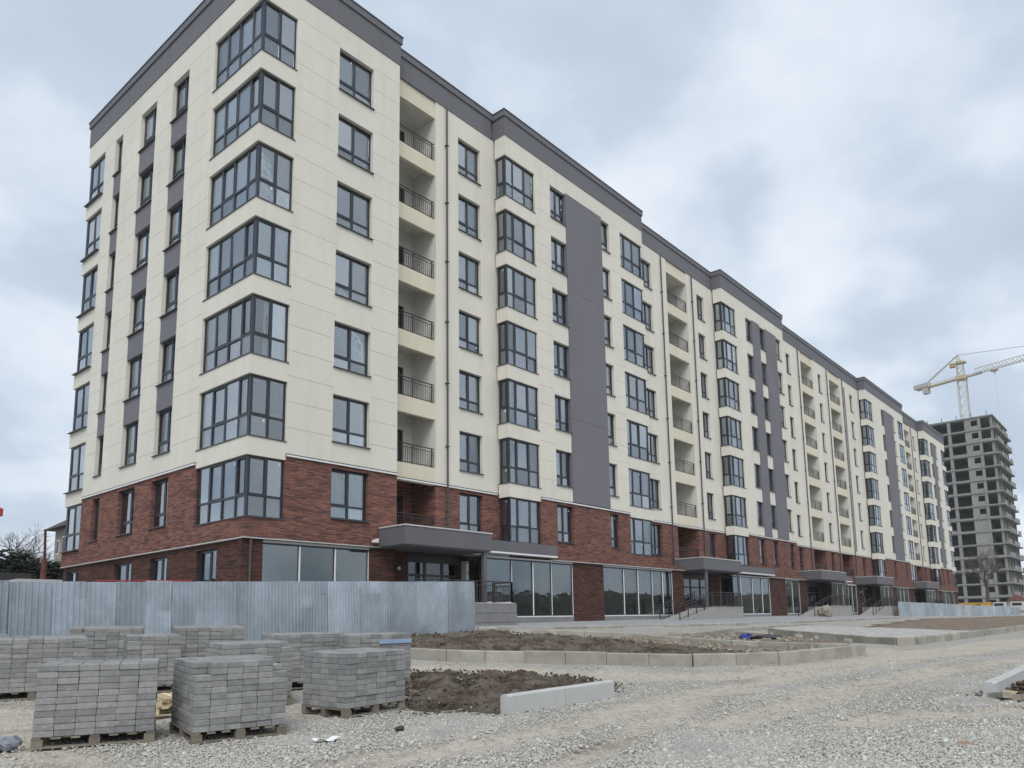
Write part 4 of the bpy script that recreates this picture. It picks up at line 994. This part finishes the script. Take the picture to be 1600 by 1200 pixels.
mb = MB(); mb.box(MXc-1.0, MXc+.8, MYc-1.4, MYc+2.2, ZA-2.4, ZA-2.1); mb.box(MXc-.8, MXc+.6, MYc+.8, MYc+2.4, ZA-3.0, ZA-2.4); mb.build('head_platform', 'crane_yellow', CR)
ap = Vector((MXc, MYc+.3, ZA)); mb = MB()
for off in (-.35, .35): mb.beam(ap+Vector((off, 0, 0)), jm-jd*9.2+Vector((off, 0, 1.2)), .16)
mb.beam(ap, jm+jd*27+Vector((0, 0, 1.5)), .13); mb.build('tie_bar', 'crane_mast', CR)
mb = MB(); mb.beam(jm+jd*7.4-Vector((0, 0, .4)), jm+jd*9-Vector((0, 0, .4)), .9, .3); mb.beam(jm+jd*8.2-Vector((0, 0, .5)), jm+jd*8.2-Vector((0, 0, 1.2)), .35); mb.beam(jm+jd*8.2-Vector((0, 0, 1.6)), jm+jd*8.2-Vector((0, 0, 20)), .03); mb.build('trolley', 'crane_yellow', CR)

# ---------------------------------------------------------------- trees
def bare_tree(name, loc, h, label, seed, grp, spread=.55, depth=6, r0=None, twigs=3, mat='bark'):
    rr = random.Random(seed); root = empty(name, loc, label, 'tree', grp)
    tr = MB(); cr_ = MB(); r0 = r0 or h*.022; L0 = Vector(loc)
    def grow(p, d, l, r, lv):
        q = p+d*l; (tr if lv < 2 else cr_).cone(p, q, r, r*.72, 6 if lv < 2 else (4 if lv < 4 else 3))
        if lv >= depth: return
        n = 2 if lv < 2 else rr.choice((2, 3, twigs))
        if lv == 0: n = 4
        for i in range(n):
            ax = d.orthogonal().normalized(); ax.rotate(Matrix.Rotation(rr.uniform(0, 6.28), 3, d)); dd = d.copy(); dd.rotate(Matrix.Rotation(rr.uniform(.25, spread+.25), 3, ax))
            dd.z += .12; dd.normalize(); grow(q if rr.random() < .6 else p+d*l*rr.uniform(.55, 1), dd, l*rr.uniform(.62, .86), r*.62, lv+1)
    grow(L0, Vector((rr.uniform(-.08, .08), rr.uniform(-.08, .08), 1)).normalized(), h*.24, r0, 0)
    tr.build('trunk', mat, root); cr_.build('crown', mat, root); return root
tl = ['tall bare tree cut by the left edge beyond the fence', 'bare tree second from the left edge beyond the fence', 'bushy bare tree in the middle of the left group', 'bare tree nearest the rusty chimney', 'slim bare tree in front of the brown roofed house', 'bare tree low at the far left']
for i, (px, D, h) in enumerate(((-6, 46, 7.6), (14, 52, 6.4), (34, 47, 6.4), (52, 50, 7.2), (64, 47, 6.6), (24, 58, 7))):
    P_ = at(px, 900, D); bare_tree('bare_tree', (P_.x, P_.y, g(P_.x, P_.y)), h-.2, tl[i], 20+i, 'bare trees left of the apartment block', .75, 7, twigs=3)
P_ = at(1543, 935, 150); bare_tree('bare_tree', (P_.x, P_.y, 3.2), 13.5, 'large bare tree standing before the concrete tower', 41, None, .7, 8, .38)
def shrub(loc, r, h, label, seed):
    rr = np.random.default_rng(seed); n = 1500; u = rr.normal(size=(n, 3)); u /= np.linalg.norm(u, axis=1)[:, None]; rad = rr.uniform(.35, 1, n)**.5
    P = u*rad[:, None]*np.array([r, r, h/2])+np.array([loc[0], loc[1], loc[2]+h/2])
    root = empty('evergreen_shrub', loc, label, 'shrub', 'evergreen shrubs behind the fence'); c = rocks('foliage', P, rr.uniform(.10, .30, n), 'evergreen', None, .4, root)
    mb = MB(); mb.cone(loc, (loc[0], loc[1], loc[2]+h*.6), .08, .03); mb.build('stem', 'bark', root)
for i, (px, D, r_, h) in enumerate(((4, 42, 2.2, 4.0), (30, 44, 2.0, 3.4), (84, 44, 1.2, 3.4), (55, 45, 1.6, 3.2))):
    P_ = at(px, 900, D); shrub((P_.x, P_.y, g(P_.x, P_.y)+.6), r_, h, ['dark evergreen shrub at the left edge behind the fence', 'dark evergreen shrub under the left bare trees', 'dark evergreen shrub between the chimney and the apartment block', 'low evergreen shrub left of the rusty chimney'][i], 60+i)

# ---------------------------------------------------------------- left background: houses, shed, chimney
H = at(84, 870, 58); hx, hy = H.x, H.y-8
HS = empty('house', (hx, hy, 2.0), 'small beige two storey house with brown hipped roof', 'house')
def hb(n, mat, *a): return MB().box(*a).build(n, mat, HS)
hb('wall', 'house_wall', hx, hx+8, hy, hy+8, 1.6, 9.6); hb('balcony_floor', 'house_roof', hx-.25, hx+8, hy-.5, hy, 6.6, 6.8)
rf = MB(); rf.hexa([(hx-.7, hy-.7, 9.5), (hx+8.7, hy-.7, 9.5), (hx+8.7, hy+8.7, 9.5), (hx-.7, hy+8.7, 9.5)], [(hx+2.6, hy+3.2, 11.8), (hx+5.4, hy+3.2, 11.8), (hx+5.4, hy+4.8, 11.8), (hx+2.6, hy+4.8, 11.8)])
ro = rf.build('roof', 'house_roof', HS); MB().cone((hx+2.5, hy+3.0, 11.5), (hx+2.5, hy+3.0, 12.8), .35, .05, 8).build('finial', 'house_roof', ro)
for a, z, w_, h in ((.35, 7.8, .5, 1.0), (1.7, 7.2, .9, 1.9), (3.4, 7.4, 1.2, 1.5), (.6, 4.0, .9, 1.4), (2.2, 4.0, .9, 1.6)):
    f_ = hb('window', 'trim_white', hx+a, hx+a+w_, hy-.04, hy+.02, z, z+h); MB().box(hx+a+.09, hx+a+w_-.09, hy-.06, hy-.045, z+.1, z+h-.1).build('pane', 'door_dark', f_)
for a, z, w_, h in ((.5, 7.6, .55, 1.1), (1.6, 7.0, .9, 1.9), (3.2, 7.3, 1.0, 1.5), (1.0, 4.0, 1.0, 1.6), (2.6, 4.0, .9, 1.6)):
    f_ = hb('window', 'trim_white', hx-.04, hx+.02, hy+8-a-w_, hy+8-a, z, z+h); MB().box(hx-.06, hx-.045, hy+8-a-w_+.09, hy+8-a-.09, z+.1, z+h-.1).build('pane', 'door_dark', f_)
hb('balcony_floor', 'house_roof', hx-.9, hx-.02, hy, hy+8.2, 6.4, 6.6)
for a in (.0, 1.4, 2.8, 4.2): hb('balcony_post', 'house_wall', hx+a, hx+a+.12, hy-.5, hy-.38, 1.8, 6.6)
C_ = at(66, 900, 40); ct = at(71, 828, 40); ch = MB(); ch.cone((C_.x, C_.y, 1.5), (C_.x+.05, C_.y, 5.6), .17, .13, 10); ch.cone((C_.x+.05, C_.y, 5.6), (ct.x, ct.y, 7.1), .065, .06, 10)
tag(ch.build('chimney', 'rust'), 'thin rusty chimney stack beyond the fence at left', 'chimney')
S1 = at(15, 893, 30); sh = empty('shed', (S1.x, S1.y, 1.5), 'low dark shed roof showing above the fence at left', 'shed')
MB().box(S1.x-4, S1.x+.55, S1.y, S1.y+3, 1.2, 3.75).build('wall', 'dark_sheet', sh); MB().box(S1.x-4.1, S1.x+.7, S1.y-.2, S1.y+3.2, 3.76, 4.05).build('roof', 'dark_sheet', sh)
S2 = at(62, 903, 29.5); s2 = empty('container', (S2.x, S2.y, 1.5), 'pale cabin roof edge above the fence beside the apartment block', 'cabin')
MB().box(S2.x-.7, S2.x+.7, S2.y, S2.y+3, 1.2, 3.6).build('wall', 'rust', s2); MB().box(S2.x-.75, S2.x+.75, S2.y-.1, S2.y+3.1, 3.62, 3.74).build('roof', 'white_sheet', s2)
R0 = at(5, 800, 95); rh = empty('house', (R0.x-4, R0.y+3, 1.8), 'red roofed house at the far left edge', 'house')
zr = R0.z-.5
MB().box(R0.x-8, R0.x-.6, R0.y+.5, R0.y+6, 1.6, zr).build('wall', 'house_wall', rh); MB().hexa([(R0.x-8.6, R0.y, zr), (R0.x, R0.y, zr), (R0.x, R0.y+6.6, zr), (R0.x-8.6, R0.y+6.6, zr)], [(R0.x-8.6, R0.y, zr+.9), (R0.x, R0.y, zr+.9), (R0.x-1, R0.y+3.3, zr+2.2), (R0.x-7.6, R0.y+3.3, zr+2.2)]).build('roof', 'red_paint', rh)
ra, rb_ = at(150, 907.5, 19.5), at(300, 907.5, 21.5); tag(MB().beam(ra, rb_, .035, .035, 8).build('pipe', 'red_paint'), 'thin red pipe along the top behind the fence', 'pipe')

# ---------------------------------------------------------------- right background
def g2(x, y): return g(min(x, 110), y)
c0 = at(1498, 945, 128); c1 = at(1549, 945, 128); dv_ = Vector((c1.x-c0.x, c1.y-c0.y, 0)); ln = dv_.length
cn = empty('site_container', (c0.x, c0.y, 1.8), 'yellow site container behind the far fence', 'container', rz=math.atan2(dv_.y, dv_.x), local=True)
bod = MB(); bod.box(0, ln, 0, 2.4, 0, 1.45); bod.build('body', 'container_yellow', cn); MB().box(-.1, ln+.1, -.1, 2.5, 1.455, 1.6).build('roof', 'container_yellow', cn)
for i in range(9): MB().box(.3+i*ln/9, .36+i*ln/9, -.04, -.002, .05, 1.4).build('rib', 'container_yellow', cn)
MB().box(ln*.5, ln*.5+.9, -.05, -.003, .05, 1.3).build('door', 'rust', cn)
w0 = at(1553, 946, 132)
for i in range(2):
    x_ = w0.x+.5*i; y_ = w0.y-2.6*i; r__ = empty('parked_vehicle', (x_, y_, 1.8), ['white roofed van left of the pair behind the far fence', 'white roofed van right of the pair behind the far fence'][i], 'van', 'white vans behind the far fence')
    MB().hexa([(x_-.9, y_-2.1, 2.0), (x_+.9, y_-2.1, 2.0), (x_+.9, y_+.2, 2.0), (x_-.9, y_+.2, 2.0)], [(x_-.75, y_-1.8, 3.45), (x_+.75, y_-1.8, 3.45), (x_+.75, y_, 3.45), (x_-.75, y_, 3.45)]).build('body', 'white_sheet', r__)
    MB().box(x_-.84, x_-.8, y_-1.6, y_-.2, 2.8, 3.25).build('window', 'door_dark', r__)
rd = at(1588, 932, 165); rr_ = empty('small_house', (rd.x, rd.y, 2.), 'small hut with a red gable roof by the tower base', 'hut')
MB().box(rd.x, rd.x+3, rd.y-1.8, rd.y+1.8, 1.5, 4.2).build('wall', 'house_wall', rr_); MB().hexa([(rd.x-.3, rd.y-2.1, 4.2), (rd.x+3.3, rd.y-2.1, 4.2), (rd.x+3.3, rd.y+2.1, 4.2), (rd.x-.3, rd.y+2.1, 4.2)], [(rd.x-.3, rd.y-.1, 5.4), (rd.x+3.3, rd.y-.1, 5.4), (rd.x+3.3, rd.y+.1, 5.4), (rd.x-.3, rd.y+.1, 5.4)]).build('roof', 'rust_red', rr_)
# a low wooded rise around the site, seen behind the tower and mirrored in the shop glass
def ridge(pts, base, hgt, name, seed):
    v = []; f = []; n = 160
    P_ = [Vector(p_) for p_ in pts]; seg = [(P_[i+1]-P_[i]).length for i in range(len(P_)-1)]; tot = sum(seg)
    for k in range(n+1):
        s_ = tot*k/n; i = 0
        while i < len(seg)-1 and s_ > seg[i]: s_ -= seg[i]; i += 1
        d = (P_[i+1]-P_[i]).normalized(); c = P_[i]+d*s_; nn = Vector((-d.y, d.x)); h = hgt*(1+.3*noise.noise((k*.06, seed, 0))+.12*noise.noise((k*.4, seed, 3))+.08*noise.noise((k*1.3, seed, 7)))
        for o_, hh in ((-60, 0), (-25, .55), (-5, .95), (0, 1.), (10, .98), (80, .7), (200, 0)): v.append((c.x+nn.x*o_, c.y+nn.y*o_, base+h*hh-(2 if hh == 0 else 0)))
    for k in range(n):
        for j in range(6): f.append((k*7+j, (k+1)*7+j, (k+1)*7+j+1, k*7+j+1))
    me = bpy.data.meshes.new(name); me.from_pydata(v, [], f); return tag(obj(name, me, 'hill_green'), kind='structure')
ridge([(400, -140), (150, -150), (-60, -150), (-200, -80)], 0, 12, 'hills', 1)
ridge([(260, 420), (380, 200), (420, 20), (400, -140)], 0, 20, 'hills', 5)

hz = MB().box(-70, 470, -230, 480, -3, 75).build('haze', None); hz['kind'] = 'stuff'
hm = bpy.data.materials.new('haze'); hm.use_nodes = True; hn = hm.node_tree; hn.nodes.remove(hn.nodes['Principled BSDF'])
pv = hn.nodes.new('ShaderNodeVolumePrincipled'); pv.inputs['Density'].default_value = .00028; pv.inputs['Color'].default_value = (.86, .90, .95, 1); hn.links.new(pv.outputs[0], hn.nodes['Material Output'].inputs['Volume']); hz.data.materials.append(hm)
scn.render.engine = 'CYCLES'; scn.cycles.max_bounces = 8; scn.cycles.transparent_max_bounces = 12
scn.render.resolution_x = 1024; scn.render.resolution_y = 768
